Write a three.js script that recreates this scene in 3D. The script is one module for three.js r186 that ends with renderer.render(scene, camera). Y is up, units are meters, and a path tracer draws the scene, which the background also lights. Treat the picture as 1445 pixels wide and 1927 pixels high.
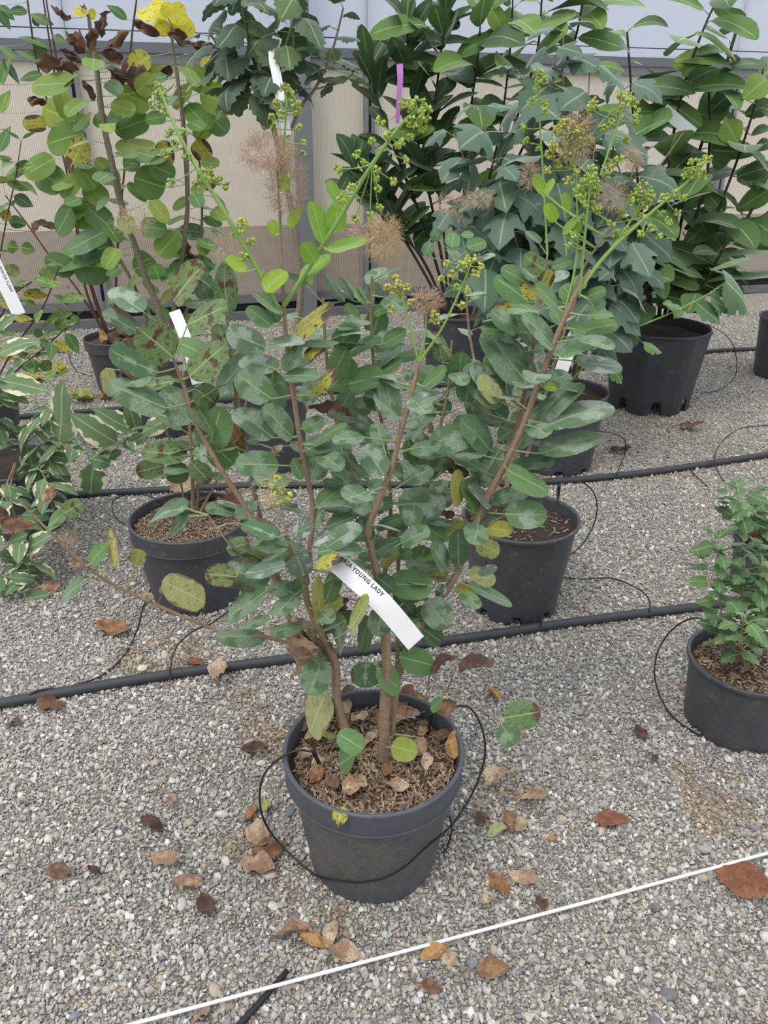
import * as THREE from 'three';
import { mergeGeometries } from 'three/addons/utils/BufferGeometryUtils.js';

// ---------------------------------------------------------------- camera, sky, light, exposure
const scene = new THREE.Scene();
const FW = 1445, FH = 1927, FPX = 1520, PITCH = 26 * Math.PI / 180, ROLL = 0.5 * Math.PI / 180, EYE = 1.33;
const camera = new THREE.PerspectiveCamera(2 * Math.atan(FH / 2 / FPX) * 180 / Math.PI, FW / FH, 0.05, 60);
camera.position.set(0, EYE, 0);
camera.rotation.order = 'YXZ';
camera.rotation.set(-PITCH, 0, ROLL);
camera.updateMatrixWorld(true);
scene.add(camera);

const renderer = new THREE.WebGLRenderer();
renderer.toneMapping = THREE.LinearToneMapping;
renderer.toneMappingExposure = 1.55;
renderer.shadowMap.enabled = true;
{ // overcast sky: brighter overhead, even all round
  const w = 64, h = 32, d = new Float32Array(w * h * 4);
  for (let j = 0; j < h; j++) {
    const el = ((j + 0.5) / h - 0.5) * Math.PI, s = Math.max(0, Math.sin(el)), l = 0.93 * (0.42 + 0.78 * s);
    for (let i = 0; i < w; i++) d.set([l * 0.965, l * 0.995, l * 1.06, 1], (j * w + i) * 4);
  }
  const sky = new THREE.DataTexture(d, w, h, THREE.RGBAFormat, THREE.FloatType);
  sky.mapping = THREE.EquirectangularReflectionMapping; sky.magFilter = sky.minFilter = THREE.LinearFilter; sky.needsUpdate = true;
  scene.background = sky; scene.environment = sky;
}
const sun = new THREE.DirectionalLight(0xfff6ea, 0.95);      // veiled sun behind the cloud: a wide soft source
sun.position.set(-2.2, 6.5, 0.6); sun.target.position.set(0, 0, -2.5);
sun.castShadow = true; sun.shadow.radius = 44; sun.shadow.mapSize.set(2048, 2048);
Object.assign(sun.shadow.camera, { left: -5, right: 5, top: 5, bottom: -5, near: 0.5, far: 16 });
scene.add(sun, sun.target);

// ---------------------------------------------------------------- random numbers, noise, geometry of the view
let seed = 20240611;
const rnd = () => { seed = (seed + 0x6D2B79F5) | 0; let t = Math.imul(seed ^ (seed >>> 15), 1 | seed); t = (t + Math.imul(t ^ (t >>> 7), 61 | t)) ^ t; return ((t ^ (t >>> 14)) >>> 0) / 4294967296; };
const rr = (a, b) => a + (b - a) * rnd();
const pick = (a) => a[Math.floor(rnd() * a.length) % a.length];
const clamp = (x, a = 0, b = 1) => Math.min(b, Math.max(a, x));
const sm = (a, b, x) => { const t = clamp((x - a) / (b - a)); return t * t * (3 - 2 * t); };
const mix = (a, b, t) => a + (b - a) * t;
const hash2 = (x, y, s = 0) => { let h = Math.imul(x | 0, 374761393) ^ Math.imul(y | 0, 668265263) ^ Math.imul(s | 0, 1442695041); h = Math.imul(h ^ (h >>> 13), 1274126177); return ((h ^ (h >>> 16)) >>> 0) / 4294967296; };
const noise = (x, y, s = 0) => { const i = Math.floor(x), j = Math.floor(y), u = x - i, v = y - j, a = u * u * (3 - 2 * u), b = v * v * (3 - 2 * v);
  return mix(mix(hash2(i, j, s), hash2(i + 1, j, s), a), mix(hash2(i, j + 1, s), hash2(i + 1, j + 1, s), a), b); };
const fbm = (x, y, s = 0, o = 3) => { let r = 0, a = 0.5, n = 0; for (let k = 0; k < o; k++) { r += a * noise(x, y, s + k * 17); n += a; x *= 2.03; y *= 2.03; a *= 0.5; } return r / n; };
const V = (x, y, z) => new THREE.Vector3(x, y, z);
const UP = V(0, 1, 0), CAM = camera.position.clone(), FWD = V(0, 0, -1).applyQuaternion(camera.quaternion);
const ray = (x, y) => V((x - FW / 2) / FPX, -(y - FH / 2) / FPX, -1).applyQuaternion(camera.quaternion);
const at = (x, y, D) => { const r = ray(x, y); return r.multiplyScalar(D / -r.z).add(CAM); };        // the point seen there at ground distance D
const onPlane = (x, y, h = 0) => { const r = ray(x, y); return r.multiplyScalar((h - EYE) / r.y).add(CAM); };
const axial = (p) => p.clone().sub(CAM).dot(FWD);
const toPx = (p) => { const q = p.clone().applyMatrix4(camera.matrixWorldInverse); return [FW / 2 - q.x / q.z * FPX, FH / 2 + q.y / q.z * FPX]; };

const names = new Map();
const numbered = (n) => { const k = names.get(n) ?? 0; names.set(n, k + 1); return k ? n + '_' + String(k).padStart(3, '0') : n; };
function tag(o, label, category, group, kind) { if (label) o.userData.label = label; if (category) o.userData.category = category; if (group) o.userData.group = group; if (kind) o.userData.kind = kind; return o; }
function part(name, geo, mat, parent) { const m = new THREE.Mesh(geo, mat); m.name = name; m.castShadow = m.receiveShadow = true; parent.add(m); return m; }
function thing(name, label, category, pos, group) { const g = new THREE.Group(); g.name = numbered(name); g.position.copy(pos); scene.add(g); return tag(g, label, category, group); }
function single(name, geo, mat, label, category, pos, group) { const m = part(numbered(name), geo, mat, scene); m.position.copy(pos); return tag(m, label, category, group); }

// ---------------------------------------------------------------- textures and materials
function tex(w, h, f, srgb = true, repeat) {
  const d = new Uint8Array(w * h * 4);
  for (let j = 0; j < h; j++) for (let i = 0; i < w; i++) { const c = f((i + 0.5) / w, (j + 0.5) / h, i, j); const k = (j * w + i) * 4; for (let q = 0; q < 3; q++) d[k + q] = clamp(Math.round(c[q]), 0, 255); d[k + 3] = 255; }
  const t = new THREE.DataTexture(d, w, h, THREE.RGBAFormat); t.magFilter = THREE.LinearFilter; t.minFilter = THREE.LinearMipmapLinearFilter; t.generateMipmaps = true;
  t.wrapS = t.wrapT = repeat ? THREE.RepeatWrapping : THREE.ClampToEdgeWrapping; if (srgb) t.colorSpace = THREE.SRGBColorSpace; t.needsUpdate = true; return t;
}
const mixc = (a, b, t) => [mix(a[0], b[0], t), mix(a[1], b[1], t), mix(a[2], b[2], t)];
const std = (o) => new THREE.MeshStandardMaterial({ side: THREE.DoubleSide, ...o });
// leaf print: u across, v from base to tip. Veins, white spray deposit in drops and films, brown blotches, specks, pale rim line
function veinOf(u, v, n, slope) { const d = Math.abs(u - 0.5), ph = (v - slope * d) * n, f = Math.abs(ph - Math.round(ph)) / n; return sm(0.011, 0.003, f) * sm(0.5, 0.42, d); }
let leafSeed = 1;
function leafTex({ base, base2, vein, rib, n = 11, slope = 0.55, residue = 0, brown = 0, brownAt = 'tip', brownC = [104, 76, 52], specks = 0, cream = 0, yellow = 0 }) {
  const s = (leafSeed += 31);
  base2 ??= base.map((c) => c * 0.86); rib ??= mixc(base, [196, 214, 150], 0.6); vein ??= mixc(base, [190, 205, 150], 0.28);
  const cx = rr(0.25, 0.75), cy = rr(0.2, 0.75);
  return tex(128, 192, (u, v) => {
    const d = Math.abs(u - 0.5) * 2;
    let c = mixc(base2, base, fbm(u * 5, v * 7, s));
    c = mixc(c, mixc(base, [180, 186, 60], 0.5), yellow * sm(0.35, 0.8, fbm(u * 3, v * 4, s + 3)));
    c = mixc(c, vein, veinOf(u, v, n, slope) * (0.15 + 0.4 * fbm(u * 3, v * 3, s + 21)));
    const g = fbm(u * 34, v * 50, s + 9, 2);
    if (residue) {
      const patch = sm(0.46, 0.66, fbm(u * 2.6 + cx, v * 3 + cy, s + 5) + 0.16 * (0.5 - Math.hypot(u - cx, v - cy)));
      const drops = sm(0.66, 0.8, fbm(u * 22, v * 30, s + 6, 2)) * 0.6;
      c = mixc(c, [184, 194, 188], clamp(residue * (patch * (0.35 + 0.75 * g) + drops * (0.3 + patch))) * 0.85);
    }
    if (cream) { const e = d + 0.35 * (fbm(u * 6, v * 9, s + 2) - 0.5) * 2 + (v > 0.8 ? (v - 0.8) * 2 : 0); c = mixc(c, [224, 222, 178], sm(0.5, 0.6, e * cream)); }
    if (brown) {
      const f = brownAt === 'tip' ? sm(1.25 - brown, 1.35 - brown, v + 0.5 * (fbm(u * 4, v * 4, s + 8) - 0.3)) : brownAt === 'edge' ? sm(1.2 - brown, 1.3 - brown, d + 0.7 * (fbm(u * 4, v * 5, s + 8) - 0.4)) : sm(0.78 - brown * 0.5, 0.84 - brown * 0.5, fbm(u * 4, v * 5, s + 8));
      c = mixc(c, mixc(brownC, brownC.map((x) => x * 0.6), fbm(u * 12, v * 14, s + 4)), f);
    }
    if (specks) { const k = sm(0.76, 0.8, fbm(u * 14, v * 18, s + 12, 1)); c = mixc(c, [62, 50, 34], k * specks); }
    c = mixc(c, rib, sm(0.028, 0.010, Math.abs(u - 0.5)) * sm(1.0, 0.8, v));
    return c;
  });
}
function dryTex(a, b, spots = 0.4) {
  const s = (leafSeed += 37);
  return tex(128, 192, (u, v) => {
    let c = mixc(a, b, sm(0.3, 0.7, fbm(u * 4, v * 5, s)));
    c = mixc(c, a.map((x) => x * 0.62), veinOf(u, v, 9, 0.5) * 0.45);
    c = mixc(c, [70, 48, 34], spots * sm(0.62, 0.74, fbm(u * 15, v * 20, s + 3, 2)));
    return mixc(c, b.map((x) => x * 1.12), sm(0.03, 0.012, Math.abs(u - 0.5)) * 0.7);
  });
}
const reliefTex = tex(96, 160, (u, v) => { const d = Math.abs(u - 0.5), ph = (v - 0.55 * d) * 11, f = Math.abs(ph - Math.round(ph)) * 2; const k = 70 + 150 * Math.sqrt(clamp(f)) * (d > 0.015 ? 1 : 0.2) + 20 * fbm(u * 20, v * 30, 5); return [k, k, k]; }, false);
const leafMat = (map, o = {}) => new THREE.MeshPhysicalMaterial({ map, side: THREE.DoubleSide, roughness: 0.97, transmission: 0.28, thickness: 0, clearcoat: 0.32, clearcoatRoughness: 0.42, bumpMap: reliefTex, bumpScale: 0.0006, ...o });
const dryMat = (map, o = {}) => new THREE.MeshPhysicalMaterial({ map, side: THREE.DoubleSide, roughness: 0.95, transmission: 0.15, thickness: 0, bumpMap: reliefTex, bumpScale: 0.001, ...o });
const LM = {};
const mk = (k, n, f) => { LM[k] = Array.from({ length: n }, (_, i) => f(i)); };
// smoke bush
mk('r', 4, (i) => leafMat(leafTex({ base: [[92, 126, 84], [98, 128, 94], [84, 120, 74], [96, 132, 86]][i], residue: [0.75, 1.0, 0.55, 0.85][i] })));
mk('w', 2, (i) => leafMat(leafTex({ base: [104, 128, 108], residue: 1.35 + 0.2 * i })));
mk('rs', 2, () => leafMat(leafTex({ base: [82, 122, 80], residue: 0.8, brown: 0.42, brownAt: 'edge', brownC: [120, 92, 74] })));
mk('g', 4, (i) => leafMat(leafTex({ base: [[96, 136, 74], [88, 130, 70], [104, 144, 82], [86, 126, 78]][i], residue: [0, 0.15, 0.1, 0.3][i] })));
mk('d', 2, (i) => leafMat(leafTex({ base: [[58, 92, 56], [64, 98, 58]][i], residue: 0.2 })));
mk('s', 3, (i) => leafMat(leafTex({ base: [[104, 134, 74], [96, 128, 72], [118, 138, 76]][i], residue: 0.2, brown: [0.3, 0.45, 0.36][i], brownAt: ['blot', 'tip', 'blot'][i], brownC: [110, 78, 54], specks: 0.5 })));
mk('y', 2, () => leafMat(leafTex({ base: [186, 174, 72], base2: [146, 156, 66], brown: 0.2, brownAt: 'edge', brownC: [150, 104, 60], specks: 0.3 })));
mk('y2', 2, () => leafMat(leafTex({ base: [168, 168, 88], base2: [128, 148, 76], brown: 0.28, brownAt: 'edge', brownC: [170, 120, 78], specks: 0.3 })));
mk('yp', 2, () => leafMat(leafTex({ base: [190, 186, 128], base2: [150, 164, 104], brown: 0.3, brownAt: 'edge', brownC: [176, 140, 106], specks: 0.2 })));
mk('yb', 3, (i) => leafMat(leafTex({ base: [192, 178, 64], base2: [150, 158, 62], brown: [0.5, 0.6, 0.42][i], brownAt: ['tip', 'edge', 'tip'][i], brownC: [116, 82, 60], specks: 0.7 })));
mk('lime', 2, (i) => leafMat(leafTex({ base: [[138, 184, 52], [158, 196, 52]][i], n: 8 }), { transmission: 0.4 }));
mk('ly', 3, (i) => leafMat(leafTex({ base: [[136, 168, 66], [122, 158, 62], [150, 172, 70]][i], yellow: 0.5, residue: 0.1 }), { transmission: 0.38 }));
mk('ly2', 2, (i) => leafMat(leafTex({ base: [[102, 146, 58], [92, 138, 60]][i], yellow: 0.15, residue: 0.1 }), { transmission: 0.35 }));
mk('Y', 2, () => leafMat(leafTex({ base: [234, 224, 62], base2: [214, 206, 50], specks: 0.3 }), { transmission: 0.45 }));
mk('br', 4, (i) => dryMat(dryTex([[134, 100, 76], [154, 122, 94], [110, 84, 68], [160, 118, 80]][i], [[98, 72, 56], [124, 94, 70], [84, 62, 52], [126, 88, 60]][i])));
mk('dk', 2, (i) => dryMat(dryTex([[98, 72, 58], [118, 84, 58]][i], [[66, 48, 42], [82, 58, 44]][i])));
mk('brp', 2, (i) => dryMat(dryTex([[198, 176, 146], [184, 158, 130]][i], [[158, 122, 98], [142, 108, 86]][i], 0.6)));
mk('tan', 3, (i) => dryMat(dryTex([[190, 168, 142], [180, 154, 128], [202, 182, 156]][i], [[156, 128, 106], [142, 114, 92], [168, 142, 118]][i], 0.3)));
mk('ora', 2, (i) => dryMat(dryTex([[184, 146, 92], [148, 98, 72]][i], [[156, 118, 74], [122, 80, 58]][i], 0.3)));
// the other shrubs
mk('mag', 4, (i) => leafMat(leafTex({ base: [[74, 112, 50], [84, 126, 54], [96, 138, 60], [66, 102, 52]][i], n: 9, slope: 0.7 }), { transmission: 0.3, clearcoat: 0.35, clearcoatRoughness: 0.36 }));
mk('magl', 2, (i) => leafMat(leafTex({ base: [[120, 162, 60], [136, 172, 66]][i], n: 9, slope: 0.7 }), { transmission: 0.4 }));
mk('lau', 3, (i) => leafMat(leafTex({ base: [[54, 88, 46], [62, 98, 52], [72, 110, 54]][i], n: 9, slope: 0.7 }), { clearcoat: 0.3 }));
mk('vib', 3, (i) => leafMat(leafTex({ base: [[86, 118, 96], [94, 124, 104], [78, 112, 82]][i], n: 6, slope: 1.1, rib: [138, 160, 130] }), { clearcoat: 0.55, clearcoatRoughness: 0.42, bumpScale: 0.0016 }));
mk('hib', 3, (i) => leafMat(leafTex({ base: [[66, 92, 70], [78, 104, 74], [84, 116, 60]][i], n: 6, slope: 1.0, residue: 0.15 }), { bumpScale: 0.0012 }));
mk('var', 3, (i) => leafMat(leafTex({ base: [[100, 132, 90], [92, 126, 82], [112, 142, 98]][i], cream: [0.75, 0.68, 0.82][i], n: 8 })));
mk('cor', 3, (i) => leafMat(leafTex({ base: [[98, 138, 66], [110, 146, 70], [86, 128, 64]][i], n: 6, slope: 0.9, yellow: [0.2, 0.6, 0][i], specks: [0.5, 0.8, 0.1][i] })));
mk('cory', 2, () => leafMat(leafTex({ base: [186, 168, 58], base2: [150, 150, 58], n: 6, slope: 0.9, specks: 0.8 })));
mk('cur', 3, (i) => leafMat(leafTex({ base: [[94, 132, 78], [82, 120, 72], [108, 146, 84]][i], n: 6, slope: 1.0 }), { bumpScale: 0.0012 }));
const lm = (k) => pick(LM[k]);

const barkTex = tex(64, 256, (u, v) => { const k = fbm(u * 8, v * 40, 3); return mixc(mixc([160, 136, 112], [124, 102, 84], k), [150, 138, 120], sm(0.5, 0.7, fbm(u * 3, v * 9, 31)) * 0.6); }, true, true);
const bark2Tex = tex(64, 256, (u, v) => { const k = fbm(u * 10, v * 30, 8); return mixc([150, 140, 124], [104, 94, 82], k); }, true, true);
const M = {
  bark: std({ map: barkTex, bumpMap: barkTex, bumpScale: 0.0008, roughness: 0.9 }),
  greyBark: std({ map: bark2Tex, bumpMap: bark2Tex, bumpScale: 0.001, roughness: 0.95 }),
  green: std({ color: 0x86a85a, roughness: 0.7 }), redStem: std({ color: 0x553a34, roughness: 0.7 }), darkStem: std({ color: 0x3a332e, roughness: 0.8 }),
  bud: std({ vertexColors: true, roughness: 0.8 }), plume: std({ color: 0xbda28c, roughness: 1 }), plume2: std({ color: 0xc6ae80, roughness: 1 }),
  pipe: std({ color: 0x36393e, roughness: 0.62 }), tube: std({ color: 0x1c1c1e, roughness: 0.5 }),
  string: std({ color: 0xe9e9ea, roughness: 0.8 }), tagWhite: std({ color: 0xebecee, roughness: 0.55 }),
};

// ---------------------------------------------------------------- small builders
// tapered tube through points with radii
function tube(pts, radii, sides = 6, segs, origin = V(0, 0, 0), wob = 0) {
  const curve = new THREE.CatmullRomCurve3(pts, false, 'centripetal'), n = segs ?? Math.max(2, (pts.length - 1) * 4), pos = [], uv = [], idx = [];
  let nrm = null, len = 0, last = null;
  for (let i = 0; i <= n; i++) {
    const t = i / n, p = curve.getPoint(t), tg = curve.getTangent(t), q = t * (radii.length - 1), k = Math.min(radii.length - 2, Math.floor(q)), r = radii.length === 1 ? radii[0] : mix(radii[k], radii[k + 1], q - k);
    if (!nrm) nrm = (Math.abs(tg.y) < 0.9 ? UP.clone() : V(1, 0, 0)).cross(tg).normalize(); else nrm.sub(tg.clone().multiplyScalar(nrm.dot(tg))).normalize();
    const bn = tg.clone().cross(nrm); if (last) len += p.distanceTo(last); last = p;
    const w = 1 + (wob ? (rnd() - 0.5) * wob : 0);
    for (let s = 0; s <= sides; s++) { const a = s / sides * Math.PI * 2, c = Math.cos(a) * r * w, d = Math.sin(a) * r * w; pos.push(p.x + nrm.x * c + bn.x * d - origin.x, p.y + nrm.y * c + bn.y * d - origin.y, p.z + nrm.z * c + bn.z * d - origin.z); uv.push(s / sides, len * 8); }
  }
  for (let i = 0; i < n; i++) for (let s = 0; s < sides; s++) { const a = i * (sides + 1) + s, b = a + sides + 1; idx.push(a, b, a + 1, a + 1, b, b + 1); }
  for (const e of [0, n]) { const c = pos.length / 3, p = curve.getPoint(e / n); pos.push(p.x - origin.x, p.y - origin.y, p.z - origin.z); uv.push(0.5, 0); for (let s = 0; s < sides; s++) { const a = e * (sides + 1) + s; e ? idx.push(a, c, a + 1) : idx.push(a + 1, c, a); } }
  const g = new THREE.BufferGeometry(); g.setAttribute('position', new THREE.Float32BufferAttribute(pos, 3)); g.setAttribute('uv', new THREE.Float32BufferAttribute(uv, 2)); g.setIndex(idx); g.computeVertexNormals(); return g;
}
// outlines: half width (0..1) along the blade
const OUT = {
  round: (t) => Math.sqrt(clamp(1 - Math.pow(Math.abs(2 * Math.pow(t, 0.88) - 1), 2.6))) * (t < 0.12 ? 0.75 + t * 2.08 : 1),
  oval: (t) => Math.pow(clamp(Math.sin(Math.PI * Math.pow(t, 0.92))), 0.72),
  obov: (t) => { const s = Math.pow(t, 1.25); return Math.pow(clamp(Math.sin(Math.PI * (0.04 + 0.96 * s))), 0.7) * (t > 0.985 ? 0.5 : 1); },
  point: (t) => Math.pow(clamp(Math.sin(Math.PI * Math.pow(t, 0.78))), 0.9) * (1 - 0.25 * t * t),
  lance: (t) => Math.pow(clamp(Math.sin(Math.PI * Math.pow(t, 0.9))), 0.85),
};
const LOBES = { // polar outline of lobed leaves, [x, y] in half-lengths, base at 0,0, tip at 0,1
  vib: [[0, 0], [0.1, 0.0], [0.3, 0.07], [0.36, 0.2], [0.5, 0.3], [0.56, 0.46], [0.44, 0.47], [0.3, 0.46], [0.27, 0.52], [0.33, 0.66], [0.25, 0.74], [0.17, 0.84], [0.07, 0.93], [0, 1]],
  hib: [[0, 0], [0.16, -0.03], [0.34, 0.08], [0.42, 0.22], [0.38, 0.3], [0.46, 0.42], [0.38, 0.5], [0.4, 0.6], [0.27, 0.66], [0.28, 0.78], [0.14, 0.84], [0.1, 0.95], [0, 1]],
  cur: [[0, 0], [0.14, -0.05], [0.34, 0.02], [0.46, 0.2], [0.42, 0.27], [0.53, 0.4], [0.44, 0.46], [0.42, 0.55], [0.28, 0.52], [0.32, 0.66], [0.26, 0.78], [0.12, 0.86], [0.08, 0.95], [0, 1]],
};
const mod3 = (x) => x * x * x;
// one blade with its stalk. B base, a axis, n upper face normal, L, W sizes; s: style
function blade(B, a, n, L, W, s, root, o) {
  const b = a.clone().cross(n).normalize(), pos = [], uv = [], idx = [];
  const bend = s.bend ?? 0, cup = s.cup ?? 0, wv = s.wave ?? 0, ph = rnd() * 6.28, ph2 = rnd() * 6.28, fq = s.freq ?? rr(5, 9), twist = s.twist ?? 0, crump = s.crump ?? 0, sd = Math.floor(rnd() * 1e6), skew = rr(-0.05, 0.05);
  const put = (x, y) => { // x in widths (-.5...5), y 0..1
    const u = x * 2, be = bend * y * y * 0.5, al = Math.abs(bend) > 0.02 ? Math.sin(bend * y) / bend : y, dn = Math.abs(bend) > 0.02 ? (1 - Math.cos(bend * y)) / bend : 0;
    const rl = s.roll ?? 0, rx = rl ? W / 2 * Math.sin(rl * u) / rl : x * W, rz = rl ? -W / 2 * (1 - Math.cos(rl * u)) / rl * (s.rollSide ?? 1) : 0;
    let z = rz - cup * W * u * u * 0.5 + wv * W * Math.sin(fq * y + ph + (u > 0 ? 1.3 : 0)) * u * u + wv * 0.35 * W * Math.sin(7 * y + ph2), xx = rx * (1 - 0.18 * Math.abs(cup) * Math.abs(u));
    if (crump) { z += crump * W * ((fbm(x * 3.2 + 5, y * 4, sd) - 0.5) * 1.5 + (noise(x * 9 + 5, y * 11, sd + 3) - 0.5) * 0.35); xx *= 1 - 0.5 * crump * noise(y * 5, 1, sd); }
    const tw = twist * y, ct = Math.cos(tw), st = Math.sin(tw), x2 = xx * ct - z * st + skew * L * y * (1 - y), z2 = xx * st + z * ct;
    const az = -dn * L + z2 * Math.cos(bend * y), ay = al * L + z2 * Math.sin(bend * y);
    pos.push(B.x - o.x + b.x * x2 + a.x * ay + n.x * az, B.y - o.y + b.y * x2 + a.y * ay + n.y * az, B.z - o.z + b.z * x2 + a.z * ay + n.z * az);
  };
  if (LOBES[s.out]) {
    const half = LOBES[s.out], ring = [...half, ...half.slice(1, -1).reverse().map(([x, y]) => [-x, y])], R = 3, N = ring.length;
    const mx = Math.max(...half.map((p) => p[0]));
    put(0, 0.36); uv.push(0.5, 0.36);
    for (let k = 1; k <= R; k++) for (const [x, y] of ring) { const f = k / R, X = x / mx * 0.5 * f, Y = mix(0.36, y, f); put(X, Y); uv.push(0.5 + X, clamp(Y, 0.01, 0.99)); }
    for (let i = 0; i < N; i++) { const j = (i + 1) % N; idx.push(0, 1 + i, 1 + j); for (let k = 0; k < R - 1; k++) { const p = 1 + k * N; idx.push(p + i, p + N + i, p + j, p + j, p + N + i, p + N + j); } }
  } else {
    const NL = s.nl ?? 9, NW = s.nw ?? 6, rag = s.rag ?? 0, f = OUT[s.out ?? 'round'], teeth = s.teeth ?? 0;
    for (let i = 0; i <= NL; i++) { const t = 0.5 - 0.5 * Math.cos(Math.PI * i / NL); let w = f(t); if (i === 0) w = 0.06; if (i === NL) w = Math.min(w, 0.05); w *= 1 + teeth * ((i & 1) ? 0.08 : -0.05); for (let j = 0; j <= NW; j++) { const u = (j / NW - 0.5) * w * (1 - rag * noise(t * 7, j < NW / 2 ? 0 : 5, sd)); put(u, t); uv.push(0.5 + u, clamp(t, 0.01, 0.99)); } }
    for (let i = 0; i < NL; i++) for (let j = 0; j < NW; j++) { const p = i * (NW + 1) + j, q = p + NW + 1; idx.push(p, p + 1, q, p + 1, q + 1, q); }
  }
  if (root) { // stalk
    const r = s.stalk ?? 0.0011, mid = root.clone().lerp(B, 0.55).add(V(0, -0.12 * root.distanceTo(B) * (s.sag ?? 0.4), 0)), S = 4, K = 5, c = new THREE.QuadraticBezierCurve3(root, mid, B), v0 = pos.length / 3;
    for (let i = 0; i <= S; i++) {
      const p = c.getPoint(i / S), tg = c.getTangent(i / S), e1 = (Math.abs(tg.y) < 0.9 ? UP : V(1, 0, 0)).clone().cross(tg).normalize(), e2 = tg.clone().cross(e1), q = r * mix(1.25, 0.85, i / S);
      for (let k = 0; k < K; k++) { const w = k / K * 6.2832, cs = Math.cos(w) * q, sn = Math.sin(w) * q; pos.push(p.x - o.x + e1.x * cs + e2.x * sn, p.y - o.y + e1.y * cs + e2.y * sn, p.z - o.z + e1.z * cs + e2.z * sn); uv.push(0.5, 0.05); }
    }
    for (let i = 0; i < S; i++) for (let k = 0; k < K; k++) { const p = v0 + i * K + k, p2 = v0 + i * K + (k + 1) % K; idx.push(p, p + K, p2, p2, p + K, p2 + K); }
  }
  const g = new THREE.BufferGeometry(); g.setAttribute('position', new THREE.Float32BufferAttribute(pos, 3)); g.setAttribute('uv', new THREE.Float32BufferAttribute(uv, 2)); g.setIndex(idx); g.computeVertexNormals(); return g;
}
// ---------------------------------------------------------------- potted shrubs
const STYLE = {
  smoke: () => ({ out: 'round', ratio: 0.72, cup: rr(-0.22, 0.12), wave: rr(0, 0.05), bend: rr(-0.15, 0.45), stalk: 0.0014 }),
  dry: () => ({ out: 'oval', ratio: 0.7, cup: rr(-0.1, 0.3), wave: rr(0.06, 0.18), bend: rr(-0.9, 1.5), roll: rr(0.3, 2.0), rollSide: rnd() < 0.65 ? -1 : 1, crump: rr(0.2, 0.42), rag: rr(0.08, 0.3), twist: rr(-0.7, 0.7), stalk: 0.0009, nl: 14, nw: 8 }),
  mag: () => ({ out: 'obov', ratio: 0.52, cup: rr(-0.35, 0.1), wave: rr(0.02, 0.06), bend: rr(0.2, 1.0), stalk: 0.0022, sag: 0.1 }),
  lau: () => ({ out: 'obov', ratio: 0.44, cup: rr(-0.4, 0), wave: rr(0, 0.03), bend: rr(-0.1, 0.5), stalk: 0.0016, sag: 0.1 }),
  vib: () => ({ out: 'vib', ratio: 1.0, cup: rr(0.05, 0.35), wave: rr(0.03, 0.09), bend: rr(0.3, 1.1), stalk: 0.0018, sag: 0.1 }),
  hib: () => ({ out: 'hib', ratio: 0.88, cup: rr(0.1, 0.5), wave: rr(0.03, 0.1), bend: rr(0.3, 1.2), stalk: 0.0015, sag: 0 }),
  var: () => ({ out: 'point', ratio: 0.56, cup: rr(-0.35, 0.2), wave: rr(0.03, 0.1), bend: rr(0.1, 1.0), stalk: 0.001, teeth: 0.6, nl: 10 }),
  cor: () => ({ out: 'point', ratio: 0.58, cup: rr(-0.3, 0.1), wave: rr(0, 0.05), bend: rr(0, 0.7), stalk: 0.001 }),
  cur: () => ({ out: 'cur', ratio: 1.0, cup: rr(0, 0.4), wave: rr(0.03, 0.1), bend: rr(0, 0.9), stalk: 0.0011, sag: 0.1 }),
};
const DRY = new Set(['br', 'brp', 'dk', 'tan', 'ora']);
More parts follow.
